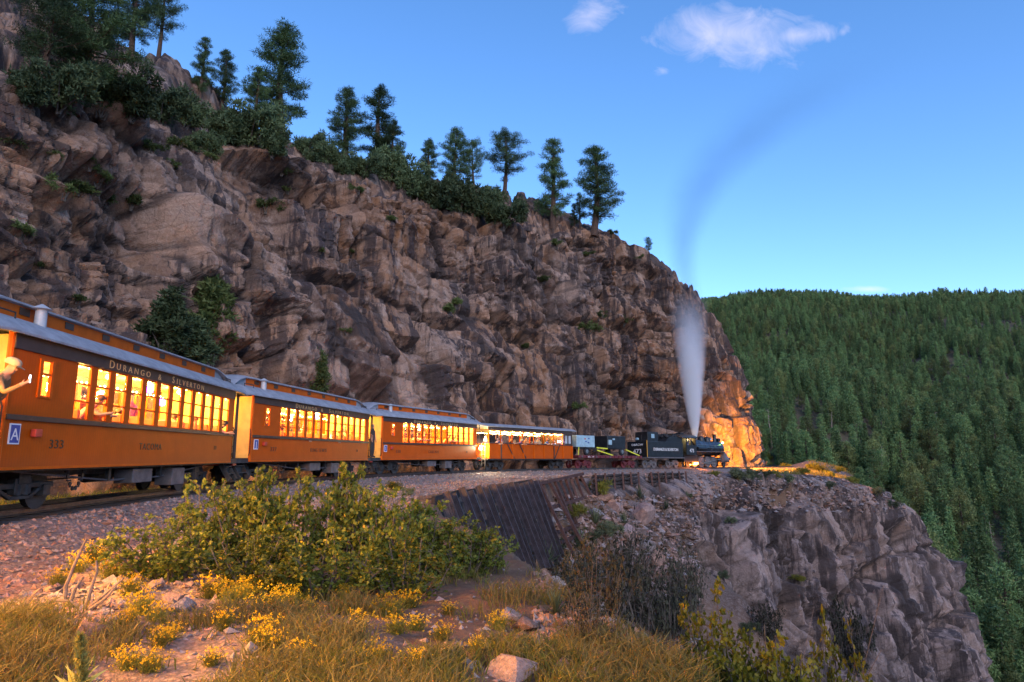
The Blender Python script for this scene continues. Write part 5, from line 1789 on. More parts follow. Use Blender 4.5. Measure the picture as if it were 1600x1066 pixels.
for i, (px, py, rp_, lab) in enumerate(SB):
    p = stand(px, py)
    if p is None: continue
    k = rp_ / FPX * p.y
    plant('shrub', BV_[i % 3], (p.x, p.y, p.z - .1 * k), k * .95, i * 2.1, lab, 'shrub', 'shrubs along the cliff top', ('stem', 'foliage'), sz=k * 1.1)
for i, (px, py, wpx, hpx, kd, lab) in enumerate(((262, 556, 46, 95, 0, 'left one of two dark shrubs against the cliff behind coach 333'), (328, 562, 50, 120, 1, 'right taller one of two dark shrubs behind coach 333'), (490, 628, 26, 78, 1, 'small cone-shaped green tree behind the second coach'), (296, 570, 40, 70, 0, 'low shrub filling the gap between the two dark shrubs'))):
    d = ray_dir(px, py)
    hh = hit(px, py, ('cliff',))
    p = hh[0] if hh else None
    if p is None: continue
    b = Vector((p.x, p.y, p.z)) - Vector((d.x, d.y, 0)).normalized() * .8
    plant('tree', CV[kd], (b.x, b.y, b.z - .3), wpx / FPX * b.y / .75, i, lab, 'tree', None, ('stem', 'foliage'), sz=hpx / FPX * b.y / 2.05)

# dead trunks among the living trees of the far slope

# small greens growing from cracks and ledges
TV = [bush(51 + i, .5, .42, 26, 34, 'tuft', (.16, .05), .12) for i in range(3)]
TP = [(15, 230, 22), (75, 245, 14), (140, 262, 18), (150, 285, 24), (100, 305, 26), (125, 300, 22), (165, 318, 18), (205, 322, 22), (240, 238, 22), (280, 232, 20), (415, 328, 20), (440, 270, 16), (548, 398, 10), (560, 300, 12), (610, 345, 10),
      (700, 490, 16), (712, 478, 14), (920, 400, 10), (918, 520, 18), (935, 498, 12), (975, 505, 14), (540, 520, 10), (660, 260, 10), (850, 440, 12), (870, 385, 12), (955, 368, 10), (1000, 405, 8), (30, 370, 26), (60, 420, 16), (120, 470, 14), (500, 395, 9), (820, 545, 10), (450, 300, 12), (905, 640, 12), (1010, 690, 9), (270, 260, 12), (330, 250, 12)]
for i, (px, py, rp_) in enumerate(TP):
    h = hit(px, py, ('cliff',))
    if not h: continue
    p = h[0] + h[2] * .02
    k = rp_ / FPX * p.y / .55
    zone = 'above coach 333' if px < 180 else 'left of coach 337' if px < 420 else 'above coach 337' if px < 590 else 'above the third coach' if px < 760 else 'above the open car' if px < 905 else 'above the engine'
    hi = 'high' if py < 260 else 'upper' if py < 330 else 'middle' if py < 450 else 'low'
    siz = 'tiny' if rp_ < 11 else 'small' if rp_ < 17 else 'bushy'
    plant('cliff_plant', TV[i % 3], tuple(p), k, i * 1.3, f'{siz} green tuft in one {hi} cliff crack {zone}', 'plant', f'{siz} green tufts in {hi} cracks {zone}', ('stem', 'foliage'), sz=k * .9)

# ---------------------------------------------------------------- wooded hillside across the gorge
FV = [fir_tree(61, 14, 2.5), fir_tree(62, 14, 1.9, 18), fir_tree(63, 14, 3.0, 14, z0=.12), pine_tree(64, 14, 2.7, .2, 44, 18, .7, (.6, .17), .8, .4, 'fir'), pine_tree(65, 13, 3.2, .16, 40, 22, .85, (.55, .17), .9, .5, 'hillpine'), fir_tree(66, 15, 2.1, 13, 6, 'fir', z0=.22)]
pts = []
rr_ = np.random.default_rng(5)
N = 26000
yy = np.sqrt(rr_.uniform(118 ** 2, 985 ** 2, N))
uu = rr_.uniform(.20, .86, N)
xx = uu * yy
zz = ground_z(xx, yy, False)
keep_ = rr_.random(N) < np.clip(.62 + .8 * fbm(xx * .02, yy * .02, 66, 3), .12, 1)
onhill = (np.abs(zz - hill_z(xx, yy)) < .5) & keep_
xx, yy, zz = xx[onhill], yy[onhill], zz[onhill]
# keep a distance between stems
cellsz = 4.2
seen = {}
sel = []
for i in np.argsort(yy):
    key = (int(xx[i] // cellsz), int(yy[i] // cellsz))
    if key in seen: continue
    seen[key] = 1; sel.append(i)
sel = np.array(sel)
xx, yy, zz = xx[sel], yy[sel], zz[sel]
hs = rr_.uniform(.5, 1.3, len(sel)) * np.interp(yy, [118, 220, 400, 600, 980], [1.25, 1.2, 1.0, .88, .8])
kd = rr_.integers(0, 6, len(sel)); rz = rr_.uniform(0, 6.28, len(sel))
single = []
for i in range(len(sel)):
    if len(single) >= 290: break
    top = Vector((xx[i], yy[i], zz[i] + 12 * hs[i]))
    px, py = proj(np.array(top))
    if not (1110 < px < 1600 and py < 1066): continue
    d = top.normalized(); L = top.length
    blocked = any((q := BV[w].ray_cast(Vector((0, 0, 0)), d, L - 2))[0] is not None for w in ('cliff', 'lower', 'ground'))
    if not blocked: single.append(i)
sset = set(single)
for n_, i in enumerate(single):
    px, py = proj(np.array((xx[i], yy[i], zz[i] + 7 * hs[i])))
    zone = ('beside the lit cliff nose' if px < 1230 else 'beyond the lit yellow grass' if px < 1330 else 'above the lower cliff shoulder' if px < 1450 else 'right of the lower cliff' if px < 1530 else 'at the right edge')
    band = 'lowest in view' if py > 830 else 'low on the slope' if py > 700 else 'halfway up'
    siz = 'tall' if hs[i] > 1.25 else 'small' if hs[i] < .85 else 'mid-sized'
    look = ('narrow', 'slim', 'broad', 'ragged', 'round-crowned', 'thin')[kd[i]]
    plant('conifer', FV[kd[i]], (xx[i], yy[i], zz[i] - .2), hs[i], rz[i], f'{siz} {look} conifer {band}, {zone}', 'tree', f'{siz} {look} conifers {band}, {zone}')
rest = np.array([i for i in range(len(sel)) if i not in sset])
pm_ = bpy.data.meshes.new('forest')
pm_.vertices.add(len(rest)); pm_.vertices.foreach_set('co', np.stack([xx[rest], yy[rest], zz[rest] - .2], -1).astype(np.float32).ravel())
for nme, typ, val in (('size', 'FLOAT', hs[rest]), ('turn', 'FLOAT', rz[rest]), ('which', 'INT', kd[rest])):
    a_ = pm_.attributes.new(nme, typ, 'POINT'); a_.data.foreach_set('value', np.asarray(val, np.float32 if typ == 'FLOAT' else np.int32))
forest = link(bpy.data.objects.new('forest', pm_))
ng = bpy.data.node_groups.new('forest', 'GeometryNodeTree')
ng.interface.new_socket('Geometry', in_out='INPUT', socket_type='NodeSocketGeometry'); ng.interface.new_socket('Geometry', in_out='OUTPUT', socket_type='NodeSocketGeometry')
gi, go = ng.nodes.new('NodeGroupInput'), ng.nodes.new('NodeGroupOutput')
iop = ng.nodes.new('GeometryNodeInstanceOnPoints')
join = ng.nodes.new('GeometryNodeJoinGeometry')
for t_, c_ in FV[::-1]:
    bm = bmesh.new(); bm.from_mesh(t_)
    me = bpy.data.meshes.new('forest_tree'); bm.to_mesh(me); bm.free()
    nv, nf = len(me.vertices), len(me.polygons)
    V_ = np.concatenate([np.array([v.co[:] for v in t_.vertices]), np.array([v.co[:] for v in c_.vertices])])
    tf = [tuple(p.vertices) for p in t_.polygons]
    tf3 = [(f[0], f[j], f[j + 1]) for f in tf for j in range(1, len(f) - 1)]
    F_ = np.concatenate([np.array(tf3), np.arange(len(c_.vertices)).reshape(-1, 3) + nv])
    ti = np.zeros(len(c_.vertices), np.float32); c_.attributes['tint'].data.foreach_get('value', ti)
    me = np_mesh('forest_tree', V_, F_, [M['bark_grey'], c_.materials[0]], attrs={'tint': np.r_[np.zeros(nv), ti]}, midx=np.r_[np.zeros(len(tf3)), np.ones(len(c_.polygons))])
    ob = bpy.data.objects.new('forest_tree', me)
    oi = ng.nodes.new('GeometryNodeObjectInfo'); oi.inputs['Object'].default_value = ob; oi.inputs['As Instance'].default_value = True
    ng.links.new(oi.outputs['Geometry'], join.inputs[0])
ng.links.new(gi.outputs[0], iop.inputs['Points']); ng.links.new(join.outputs[0], iop.inputs['Instance'])
iop.inputs['Pick Instance'].default_value = True


def named(n, typ):
    q = ng.nodes.new('GeometryNodeInputNamedAttribute'); q.data_type = typ; q.inputs['Name'].default_value = n
    return q.outputs['Attribute']


ng.links.new(named('which', 'INT'), iop.inputs['Instance Index'])
cx = ng.nodes.new('ShaderNodeCombineXYZ'); ng.links.new(named('turn', 'FLOAT'), cx.inputs[2])
ng.links.new(cx.outputs[0], iop.inputs['Rotation'])
c2 = ng.nodes.new('ShaderNodeCombineXYZ')
sz_ = named('size', 'FLOAT')
for k in range(3): ng.links.new(sz_, c2.inputs[k])
ng.links.new(c2.outputs[0], iop.inputs['Scale'])
ng.links.new(iop.outputs[0], go.inputs[0])
forest.modifiers.new('trees', 'NODES').node_group = ng
sgm = MB().tube([(0, 0, -.5), (.1, 0, 4), (0, .1, 8), (.1, 0, 12)], [.22, .17, .11, .03], 6)
for k in range(18):
    z = 3 + k * .5; a = k * 2.4
    sgm.tube([(0, 0, z), (math.cos(a) * .9, math.sin(a) * .9, z + .25)], [.05, .015], 4)
M['snag'] = pm('bleached_trunk', (0.32, 0.25, 0.21), 0.9, 0, 0.3, 4)
sgm = sgm.mesh('dead_tree', M['snag'])
for n_, (px, py, hp, lab) in enumerate(((1206, 700, 60, 'bleached bare trunk right of the lit cliff nose'), (1380, 770, 70, 'tall bleached trunk above the lower cliff shoulder'), (1556, 720, 60, 'bare reddish trunk near the right edge'), (1470, 690, 46, 'bare trunk standing in the middle of the slope'), (1300, 680, 36, 'short bare trunk beyond the lit grass'), (1555, 880, 60, 'bare trunk low on the slope at the right'))):
    h = hit(px, py, ('ground',))
    if not h: continue
    o = link(bpy.data.objects.new('dead_tree', sgm)); p = h[0]
    k = hp / FPX * p.y / 12
    o.location = p; o.scale = (k * 1.3, k * 1.3, k); o.rotation_euler = (random.uniform(-.08, .08), random.uniform(-.08, .08), n_)
    tag(o, lab, 'tree', 'dead trunks on the far slope')
tag(forest, 'dense dark green conifer forest covering the far hillside', 'forest', kind='stuff')

# ---------------------------------------------------------------- retaining walls on the inside of the curve
def rim_at(q, L=None):
    """point of the rim polyline by its y coordinate"""
    P = np.vstack([LA, LB[1:80]])
    P = P[np.argsort(P[:, 1], kind='stable')]
    k = (P[:, 1] > 19)
    return np.array([np.interp(q, P[k, 1], P[k, 0]), q, np.interp(q, P[k, 1], P[k, 2])])


def rim_out(q):
    a, b = rim_at(q - .6), rim_at(q + .6)
    t = (b - a)[:2] / np.hypot(*(b - a)[:2])
    return np.array([t[1], -t[0]])


rw = empty('retaining_wall', tuple(rim_at(28)))
inv = Vector(rim_at(28))
L_ = lambda p: tuple(Vector(p) - inv)
ys = np.linspace(20.9, 35.6, 16)
for i, q in enumerate(ys):
    a, o_ = rim_at(q), rim_out(q)
    top = Vector((a[0] + o_[0] * .05, a[1] + o_[1] * .05, a[2] + .12 + random.uniform(-.05, .16)))
    h_ = float(np.interp(q, [21, 26, 35], [2.3, 3.4, 4.0])) + random.uniform(-.25, .25)
    bot = top + Vector((o_[0] * h_ * .40, o_[1] * h_ * .40, -h_)) + Vector((random.uniform(-.1, .1), random.uniform(-.12, .12), 0))
    ax = (bot - top).normalized()
    side = Vector((o_[1], -o_[0], 0)); outv = Vector((o_[0], o_[1], 0.3)).normalized()
    prof_ = [(-.07, 0), (.07, 0), (.07, .03), (.015, .05), (.015, .18), (.04, .19), (.04, .24), (-.04, .24), (-.04, .19), (-.015, .18), (-.015, .05), (-.07, .03)]
    m = MB().loft([[L_(p + side * u + outv * (v + .10)) for u, v in prof_] for p in (top, bot)], closed=True, caps=True)
    m.build('post', M['rail_blue'], rw)
for k in range(9):                                     # lagging timbers behind the rails
    for j in range(4):
        q0, q1 = 20.8 + j * 3.75, 20.8 + j * 3.75 + 3.7
        z0 = .05 - k * .40
        p0, p1 = rim_at(q0), rim_at(q1)
        o0, o1 = rim_out(q0), rim_out(q1)
        a = Vector((p0[0] + o0[0] * (-.02 - z0 * .36), p0[1] + o0[1] * (-.02 - z0 * .36), p0[2] + z0 + random.uniform(-.04, .04)))
        b = Vector((p1[0] + o1[0] * (-.02 - z0 * .36), p1[1] + o1[1] * (-.02 - z0 * .36), p1[2] + z0 + random.uniform(-.04, .04)))
        MB().bar(L_(a), L_(b), .12, random.uniform(.26, .33)).build('lagging_board', M['timber'], rw)
tag(rw, 'leaning retaining wall of upright old rails beside the oak thicket', 'retaining wall')

fr = empty('timber_frame', tuple(rim_at(38)))
inv2 = Vector(rim_at(38)); L2 = lambda p: tuple(Vector(p) - inv2)
for i, q in enumerate(np.linspace(36.0, 41.6, 9)):
    a, o_ = rim_at(q), rim_out(q)
    h_ = random.uniform(2.6, 3.8); le = random.uniform(.25, .6)
    top = Vector((a[0] + o_[0] * .25, a[1] + o_[1] * .25, a[2] + .15))
    MB().bar(L2(top), L2(top + Vector((o_[0] * h_ * le + random.uniform(-.3, .5), o_[1] * h_ * le, -h_))), .12, .15).build('leaning_post', M['rust'], fr)
for z0, w in ((0.02, .3), (-2.5, 1.2), (-2.95, 1.45), (-1.3, .7)):
    a, b = rim_at(36.0), rim_at(41.8); oa, ob = rim_out(36.0), rim_out(41.8)
    MB().bar(L2((a[0] + oa[0] * w, a[1] + oa[1] * w, a[2] + z0)), L2((b[0] + ob[0] * w, b[1] + ob[1] * w, b[2] + z0 + .25)), .14, .16).build('cross_beam', M['rust'], fr)
tag(fr, 'broken frame of leaning rusty posts next to the rail wall', 'retaining wall')

for ci, (q0, q1, nrow, lab) in enumerate(((42.2, 48.6, 10, 'crib wall of stacked dark logs below the flat car'), (50.6, 55.5, 6, 'shorter crib wall of stacked logs below the tender'))):
    cw = empty('crib_wall', tuple(rim_at((q0 + q1) / 2)))
    inv3 = Vector(rim_at((q0 + q1) / 2)); L3 = lambda p: tuple(Vector(p) - inv3)
    segs = np.linspace(q0, q1, 4)
    for k in range(nrow):
        for j in range(3):
            p0, p1 = rim_at(segs[j]), rim_at(segs[j + 1]); o0, o1 = rim_out(segs[j]), rim_out(segs[j + 1])
            z0 = .12 - k * .27
            jit = random.uniform(-.06, .06)
            a = Vector((p0[0] + o0[0] * (.75 + jit), p0[1] + o0[1] * (.75 + jit), p0[2] + z0)); b = Vector((p1[0] + o1[0] * (.75 + jit), p1[1] + o1[1] * (.75 + jit), p1[2] + z0 + random.uniform(-.03, .03)))
            MB().tube([L3(a), L3((a + b) / 2 + Vector((0, 0, random.uniform(-.05, .03)))), L3(b)], [.085, .095, .08], 7).build('log', M['timber'], cw)
    for j, q in enumerate(np.linspace(q0, q1, 6)):
        a, o_ = rim_at(q), rim_out(q)
        t_ = Vector((a[0] + o_[0] * .93, a[1] + o_[1] * .93, a[2] + .3))
        MB().bar(L3(t_), L3(t_ + Vector((o_[0] * .15, o_[1] * .15, -nrow * .28 - .35))), .10, .12).build('post', M['rust'], cw)
    bk = MB()
    for k in range(nrow):
        for j in range(26):
            q = q0 + (q1 - q0) * (j + random.random()) / 26
            a, o_ = rim_at(q), rim_out(q); r_ = random.uniform(.08, .15)
            bk.lathe([(r_ * .4, -r_), (r_, -.2 * r_), (r_ * .8, .5 * r_), (r_ * .2, r_)], L3((a[0] + o_[0] * .55, a[1] + o_[1] * .55, a[2] - k * .27)), 5)
    tag(bk.build('rubble_fill', M['ballast'], cw), kind='stuff')
    tag(cw, lab, 'retaining wall')

# ---------------------------------------------------------------- loose rocks
M['stone_warm'] = pm('warm_field_stone', (0.24, 0.14, 0.10), 0.85, 0, 0.4, 5, 0.7, 16, 0.04)
M['stone_pink'] = pm('pinkish_granite', (0.27, 0.185, 0.165), 0.85, 0, 0.35, 5, 0.7, 16, 0.04)
M['stone_grey'] = pm('grey_stone', (0.22, 0.19, 0.19), 0.85, 0, 0.4, 5, 0.7, 16, 0.04)
M['stone_dark'] = pm('dark_slag', (0.03, 0.026, 0.026), 0.85, 0, 0.4, 5, 0.7, 16, 0.04)


def rock_mesh(seed, mat):
    r = np.random.default_rng(seed)
    bm = bmesh.new()
    bmesh.ops.create_icosphere(bm, subdivisions=2, radius=1)
    pl = [(Vector(r.normal(size=3)).normalized(), r.uniform(.45, .85)) for _ in range(11)]
    for v in bm.verts:
        for n_, d_ in pl:
            e = v.co.dot(n_)
            if e > d_: v.co -= n_ * (e - d_)
        v.co *= 1 + r.normal() * .03
        v.co.z *= .72
    me = bpy.data.meshes.new('rock'); bm.to_mesh(me); bm.free()
    me.materials.append(mat)
    return me


RM = {k: [rock_mesh(70 + 7 * j + i, M['stone_' + k]) for i in range(4)] for j, k in enumerate(('warm', 'pink', 'grey', 'dark'))}
RK = [(135, 985, 26, 'warm', 'squarish orange-lit rock beside the dead twigs'), (60, 948, 18, 'pink', 'flat pale rock left of the dead twigs'), (178, 972, 16, 'grey', 'small stone right under the dead twigs'), (32, 846, 9, 'dark', 'black lump of slag on the gravel at the left'), (78, 836, 9, 'dark', 'second black lump on the gravel'),
      (155, 812, 8, 'dark', 'dark stone near the middle of the gravel'), (240, 913, 13, 'pink', 'small pink stone among yellow flowers'), (288, 944, 17, 'grey', 'flat grey stone left of the yellow flowers'), (272, 932, 14, 'pink', 'flat pink stone above the grey one'), (500, 984, 11, 'pink', 'pale pebble standing alone in the dry grass'),
      (805, 1042, 34, 'pink', 'large pink angular rock at the bottom centre'), (818, 972, 22, 'warm', 'tilted reddish rock on the slope edge'), (800, 960, 18, 'grey', 'blue-grey slab behind the reddish rock'), (880, 1040, 20, 'warm', 'red rock right of the large pink one'), (935, 1052, 24, 'pink', 'pale rock at the bottom edge of the slope'),
      (948, 1026, 22, 'warm', 'brown slab above the bottom-edge rocks'), (985, 1058, 20, 'grey', 'grey rock in the bottom-edge heap'), (905, 1062, 18, 'pink', 'pink rock cut by the bottom edge'), (840, 1000, 12, 'grey', 'small grey stone between the large rocks'), (765, 1000, 10, 'pink', 'little stone left of the large pink rock'),
      (960, 790, 16, 'pink', 'pale boulder just under the log crib wall'), (1000, 800, 22, 'pink', 'light boulder right of the crib wall foot'), (945, 775, 14, 'warm', 'brown boulder at the end of the leaning posts'), (980, 830, 17, 'pink', 'rounded boulder in the middle of the gully'), (1025, 868, 18, 'warm', 'tan boulder high on the gully edge'),
      (1032, 885, 14, 'pink', 'flat-topped boulder under the tan one'), (930, 800, 12, 'grey', 'grey block among the gully greens'), (960, 860, 13, 'warm', 'reddish block in the gully scree'), (900, 882, 12, 'grey', 'dark grey block low in the gully'), (1010, 850, 13, 'grey', 'grey boulder left of the tan one'), (985, 880, 11, 'pink', 'pale stone below the rounded boulder'), (870, 905, 12, 'grey', 'grey stone at the foot of the rail wall')]
for i, (px, py, rp_, kd_, lab) in enumerate(RK):
    h = hit(px, py + rp_ * .5, ('ground', 'lower'))
    if not h: continue
    p = h[0]; k = rp_ / FPX * p.y * 1.15
    o = link(bpy.data.objects.new('rock', RM[kd_][i % 4]))
    o.location = (p.x, p.y, p.z + .22 * k); o.scale = (k * random.uniform(1, 1.25), k, k * random.uniform(.9, 1.2)); o.rotation_euler = (random.uniform(-.3, .3), random.uniform(-.3, .3), i * 1.9)
    tag(o, lab, 'rock', 'loose rocks')

# scree in the gully and gravel along the line: too many to count
OCT_V = np.array([(1, 0, 0), (-1, 0, 0), (0, 1, 0), (0, -1, 0), (0, 0, 1), (0, 0, -1)], float)
OCT_F = np.array([(0, 2, 4), (2, 1, 4), (1, 3, 4), (3, 0, 4), (2, 0, 5), (1, 2, 5), (3, 1, 5), (0, 3, 5)])


def stones(name, x, y, z, size, mats, label):
    n = len(x)
    V = OCT_V[None] * (1 + rng.normal(size=(n, 6, 1)) * .25) + rng.normal(size=(n, 6, 3)) * .28
    V *= size[:, None, None] * np.array([1, 1, .7]) * rng.uniform(.7, 1.3, (n, 1, 3))
    V += np.stack([x, y, z], -1)[:, None]
    F = (OCT_F[None] + np.arange(n)[:, None, None] * 6).reshape(-1, 3)
    o = np_obj(name, V.reshape(-1, 3), F, mats, midx=np.repeat(rng.integers(0, len(mats), n), 8))
    tag(o, label, 'gravel', kind='stuff')
    return o


def ribbon_z(s, r):
    h = np.interp(r, br, bh)
    return np.interp(s, PS, PZ) + h


n = 15000
s_ = rng.uniform(-6, 15, n) ; r_ = 1.15 + rng.random(n) ** .9 * 7.0
P_ = trk(s_, r_, 0)
gzv = ground_z(P_[:, 0], P_[:, 1])
zv = np.where(r_ < 3.2, np.maximum(ribbon_z(s_, np.minimum(r_, 3.6)), gzv), gzv)
okm = inside_rim(P_[:, 0], P_[:, 1]) & (P_[:, 1] > 2.5) & (rng.random(n) < sstep(8.3, 4.5, r_ + fbm(P_[:, 0] * .4, P_[:, 1] * .4, 12) * 2))
P_, zv = P_[okm], zv[okm]
stones('gravel', P_[:, 0], P_[:, 1], zv + .005, rng.uniform(.018, .055, len(zv)) * np.where(rng.random(len(zv)) < .06, 1.8, 1), [M['stone_warm'], M['stone_pink'], M['stone_grey'], M['ballast']], 'coarse pinkish gravel sloping from the rails to the grass')
n = 12000
s_ = rng.uniform(14, 70, n); r_ = 1.1 + rng.random(n) * np.interp(s_, [14, 30, 45, 70], [7.5, 8.5, 6, 5])
P_ = trk(s_, r_, 0)
okm = inside_rim(P_[:, 0], P_[:, 1])
P_, s_, r_ = P_[okm], s_[okm], r_[okm]
gzv = ground_z(P_[:, 0], P_[:, 1])
zv = np.where(r_ < 3.2, np.maximum(ribbon_z(s_, np.minimum(r_, 3.6)), gzv), gzv)
stones('ballast_stone', P_[:, 0], P_[:, 1], zv, rng.uniform(.03, .085, len(zv)), [M['stone_warm'], M['stone_pink'], M['stone_grey'], M['ballast']], 'pale ballast stones along the bend in the track')
n = 5200
pxs, pys = rng.uniform(835, 1090, n), rng.uniform(775, 1066, n)
q = [(hit(a, b, ('ground', 'lower')), a, b) for a, b in zip(pxs, pys)]
q = [(h[0], a) for h, a, b in q if h and h[0].y < 60]
X = np.array([p[0][:] for p in q])
stones('scree', X[:, 0], X[:, 1], X[:, 2], rng.uniform(.03, .16, len(X)) * np.where(rng.random(len(X)) < .12, 1.9, 1) * np.clip(X[:, 1] / 26, .12, 1.2), [M['stone_warm'], M['stone_pink'], M['stone_grey'], M['ground']], 'broken scree covering the gully below the walls')
n = 900
pxs, pys = rng.uniform(1080, 1420, n), rng.uniform(735, 800, n)
q = [hit(a, b, ('ground', 'lower')) for a, b in zip(pxs, pys)]
X = np.array([h[0][:] for h in q if h and h[0].y < 110])
stones('shoulder_stone', X[:, 0], X[:, 1], X[:, 2], rng.uniform(.06, .28, len(X)), [M['stone_warm'], M['stone_pink'], M['stone_grey']], 'rubble along the shoulder in front of the locomotive')

n = 2600
y_ = np.exp(rng.uniform(math.log(3.0), math.log(12), n)); x_ = rng.uniform(-.78, .25, n) * y_
ok_ = inside_rim(x_, y_) & (fbm(x_ * .8, y_ * .8, 61, 3) > -.15) & (to_track(x_, y_)[1] > 4)
x_, y_ = x_[ok_], y_[ok_]
stones('pebble', x_, y_, ground_z(x_, y_), rng.uniform(.012, .04, len(x_)) * np.where(rng.random(len(x_)) < .1, 2.0, 1), [M['stone_warm'], M['stone_pink'], M['stone_grey']], 'pebbles lying between the grass tufts')

# ---------------------------------------------------------------- oak thicket and foreground plants
def oak_shrub(seed, rx, h, nst=18, twigs=12, per=17, leaf=.058, mat='oak', sparse=False):
    r = np.random.default_rng(seed)
    st = MB()
    base_, dirs = [], []
    for k in range(nst):
        a, q = r.uniform(0, 6.28), r.random() ** .6
        tip = np.array([math.cos(a) * rx * q, math.sin(a) * rx * q, h * (1 - .45 * q * q) * r.uniform(.7, 1.08)])
        b0 = np.array([math.cos(a) * rx * q * .25, math.sin(a) * rx * q * .25, -.15])
        m_ = b0 + (tip - b0) * .5 + r.normal(size=3) * .06 * h
        pts_ = [b0, m_, tip]
        st.tube([tuple(p) for p in pts_], [.018, .012, .004], 5, cap=False)
        for j in range(twigs):
            f = r.uniform(.22, 1.0)
            o_ = (b0 + (m_ - b0) * f * 2) if f < .5 else (m_ + (tip - m_) * (f * 2 - 1))
            d = r.normal(size=3) + np.array([math.cos(a) * .4, math.sin(a) * .4, .45]); d /= np.linalg.norm(d)
            ln = r.uniform(.14, .34) * h * .75
            e = o_ + d * ln
            st.tube([tuple(o_), tuple(e)], [.006, .002], 3, cap=False)
            for _ in range(per):
                g_ = r.uniform(.3, 1.05)
                base_.append(o_ + d * ln * g_ + r.normal(size=3) * .018); dd = d * .5 + r.normal(size=3) * .7; dirs.append(dd / np.linalg.norm(dd))
    B, D = np.array(base_), np.array(dirs)
    n = len(B)
    S = np.cross(D, r.normal(size=(n, 3))); S /= np.linalg.norm(S, axis=1, keepdims=True); U = np.cross(S, D)
    L = (leaf * r.uniform(.6, 1.3, n))[:, None]; W = L * .36
    # lobed outline: stalk, two lobes each side, tip, slightly folded along the midrib
    V = np.stack([B, B + D * L * .38 - S * W + U * L * .06, B + D * L * .55 - S * W * .55, B + D * L * .78 - S * W * .85 + U * L * .05, B + D * L, B + D * L * .78 + S * W * .85 + U * L * .05, B + D * L * .55 + S * W * .55, B + D * L * .38 + S * W + U * L * .06], 1)
    F = np.array([(0, 6, 2), (0, 2, 1), (0, 7, 6), (2, 6, 4), (2, 4, 3), (6, 5, 4)])
    F = (F[None] + np.arange(n)[:, None, None] * 8).reshape(-1, 3)
    T = np.repeat(np.clip(r.random(n) * .75 + .25 * r.random(n) ** 3, 0, 1), 8)
    return st.mesh('stem', M['bark_grey']), np_mesh('foliage', V.reshape(-1, 3), F, [M[mat]], attrs={'tint': T})


OV = [oak_shrub(81, .8, 1.0), oak_shrub(82, .8, 1.0), oak_shrub(83, .85, 1.0)]
OG = [oak_shrub(84, .8, 1.0, 20, 12, 15, .05, 'oak_warm_lit'), oak_shrub(85, .8, 1.0, 20, 12, 15, .05, 'oak_warm_lit')]
OK = [(292, 9.3, .95, 1.0, 'low left end of the oak thicket, edged with orange light'), (352, 10.4, 1.35, 1.0, 'oak shrub second from the left end of the thicket'), (405, 9.9, 1.62, .95, 'tallest left oak shrub, reaching up before the second coach'), (466, 10.2, 1.42, 1.05, 'oak shrub in the middle of the thicket'),
      (420, 8.9, .85, 1.0, 'low oak shrub along the front of the thicket, left half'), (540, 10.6, 1.68, 1.0, 'tallest right oak shrub with an upright leader before the second coach'), (520, 9.2, .95, 1.1, 'low oak shrub along the front of the thicket, middle'), (606, 10.4, 1.35, 1.0, 'oak shrub left of the rail wall top'),
      (665, 10.9, 1.2, 1.05, 'oak shrub partly covering the rail wall'), (640, 9.4, .85, 1.0, 'low oak shrub along the front of the thicket, right half'), (722, 10.8, .98, 1.0, 'oak shrub at the right end of the thicket'), (758, 11.4, .85, .8, 'thin oak shrub hanging over the slope edge')]
for i, (px, d, h_, w_, lab) in enumerate(OK):
    x, y = (px - 800) / FPX * d, d
    z = gz1(x, y)
    plant('oak_shrub', OV[i % 3], (x, y, z), w_, i * 1.9, lab, 'shrub', 'oak shrubs of the thicket', ('stem', 'foliage'), sz=h_ * .88)
for i, (px, d, zoff, h_, w_, lab) in enumerate(((1115, 9.6, 0, 1.9, 1.1, 'yellow-green oak shrub at the bottom right, left stem'), (1180, 9.2, 0, 1.95, 1.2, 'yellow-green oak shrub at the bottom right, middle'), (1250, 9.8, 0, 1.75, 1.0, 'yellow-green oak shrub at the bottom right, right end'))):
    x, y = (px - 800) / FPX * d, d
    ytop = (948, 985, 1000)[i]
    z = gz1(x, y)
    ztop = d * math.tan(math.atan((533 - ytop) / FPX) + PITCH)
    plant('oak_shrub', OG[i % 2], (x, y, z), w_ * 1.05, i * 2.3, lab, 'shrub', 'oak shrubs at the bottom right', ('stem', 'foliage'), sz=max(.8, ztop - z))
# dark shrubs and bare brush filling the gully
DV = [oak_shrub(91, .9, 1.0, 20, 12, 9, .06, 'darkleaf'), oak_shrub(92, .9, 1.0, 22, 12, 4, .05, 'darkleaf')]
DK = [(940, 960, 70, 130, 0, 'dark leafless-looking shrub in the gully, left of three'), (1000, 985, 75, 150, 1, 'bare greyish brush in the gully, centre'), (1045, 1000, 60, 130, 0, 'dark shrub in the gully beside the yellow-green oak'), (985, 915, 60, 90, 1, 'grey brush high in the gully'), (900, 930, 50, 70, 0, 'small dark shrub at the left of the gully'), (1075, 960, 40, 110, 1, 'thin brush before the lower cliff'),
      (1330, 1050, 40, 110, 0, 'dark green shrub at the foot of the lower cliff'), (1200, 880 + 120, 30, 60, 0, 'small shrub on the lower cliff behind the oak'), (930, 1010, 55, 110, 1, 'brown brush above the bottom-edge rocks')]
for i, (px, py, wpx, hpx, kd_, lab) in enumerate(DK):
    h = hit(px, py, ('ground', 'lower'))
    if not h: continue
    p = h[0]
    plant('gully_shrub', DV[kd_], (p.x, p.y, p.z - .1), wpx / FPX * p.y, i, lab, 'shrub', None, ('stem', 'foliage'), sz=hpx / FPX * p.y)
br_ = MB()
r5 = np.random.default_rng(9)
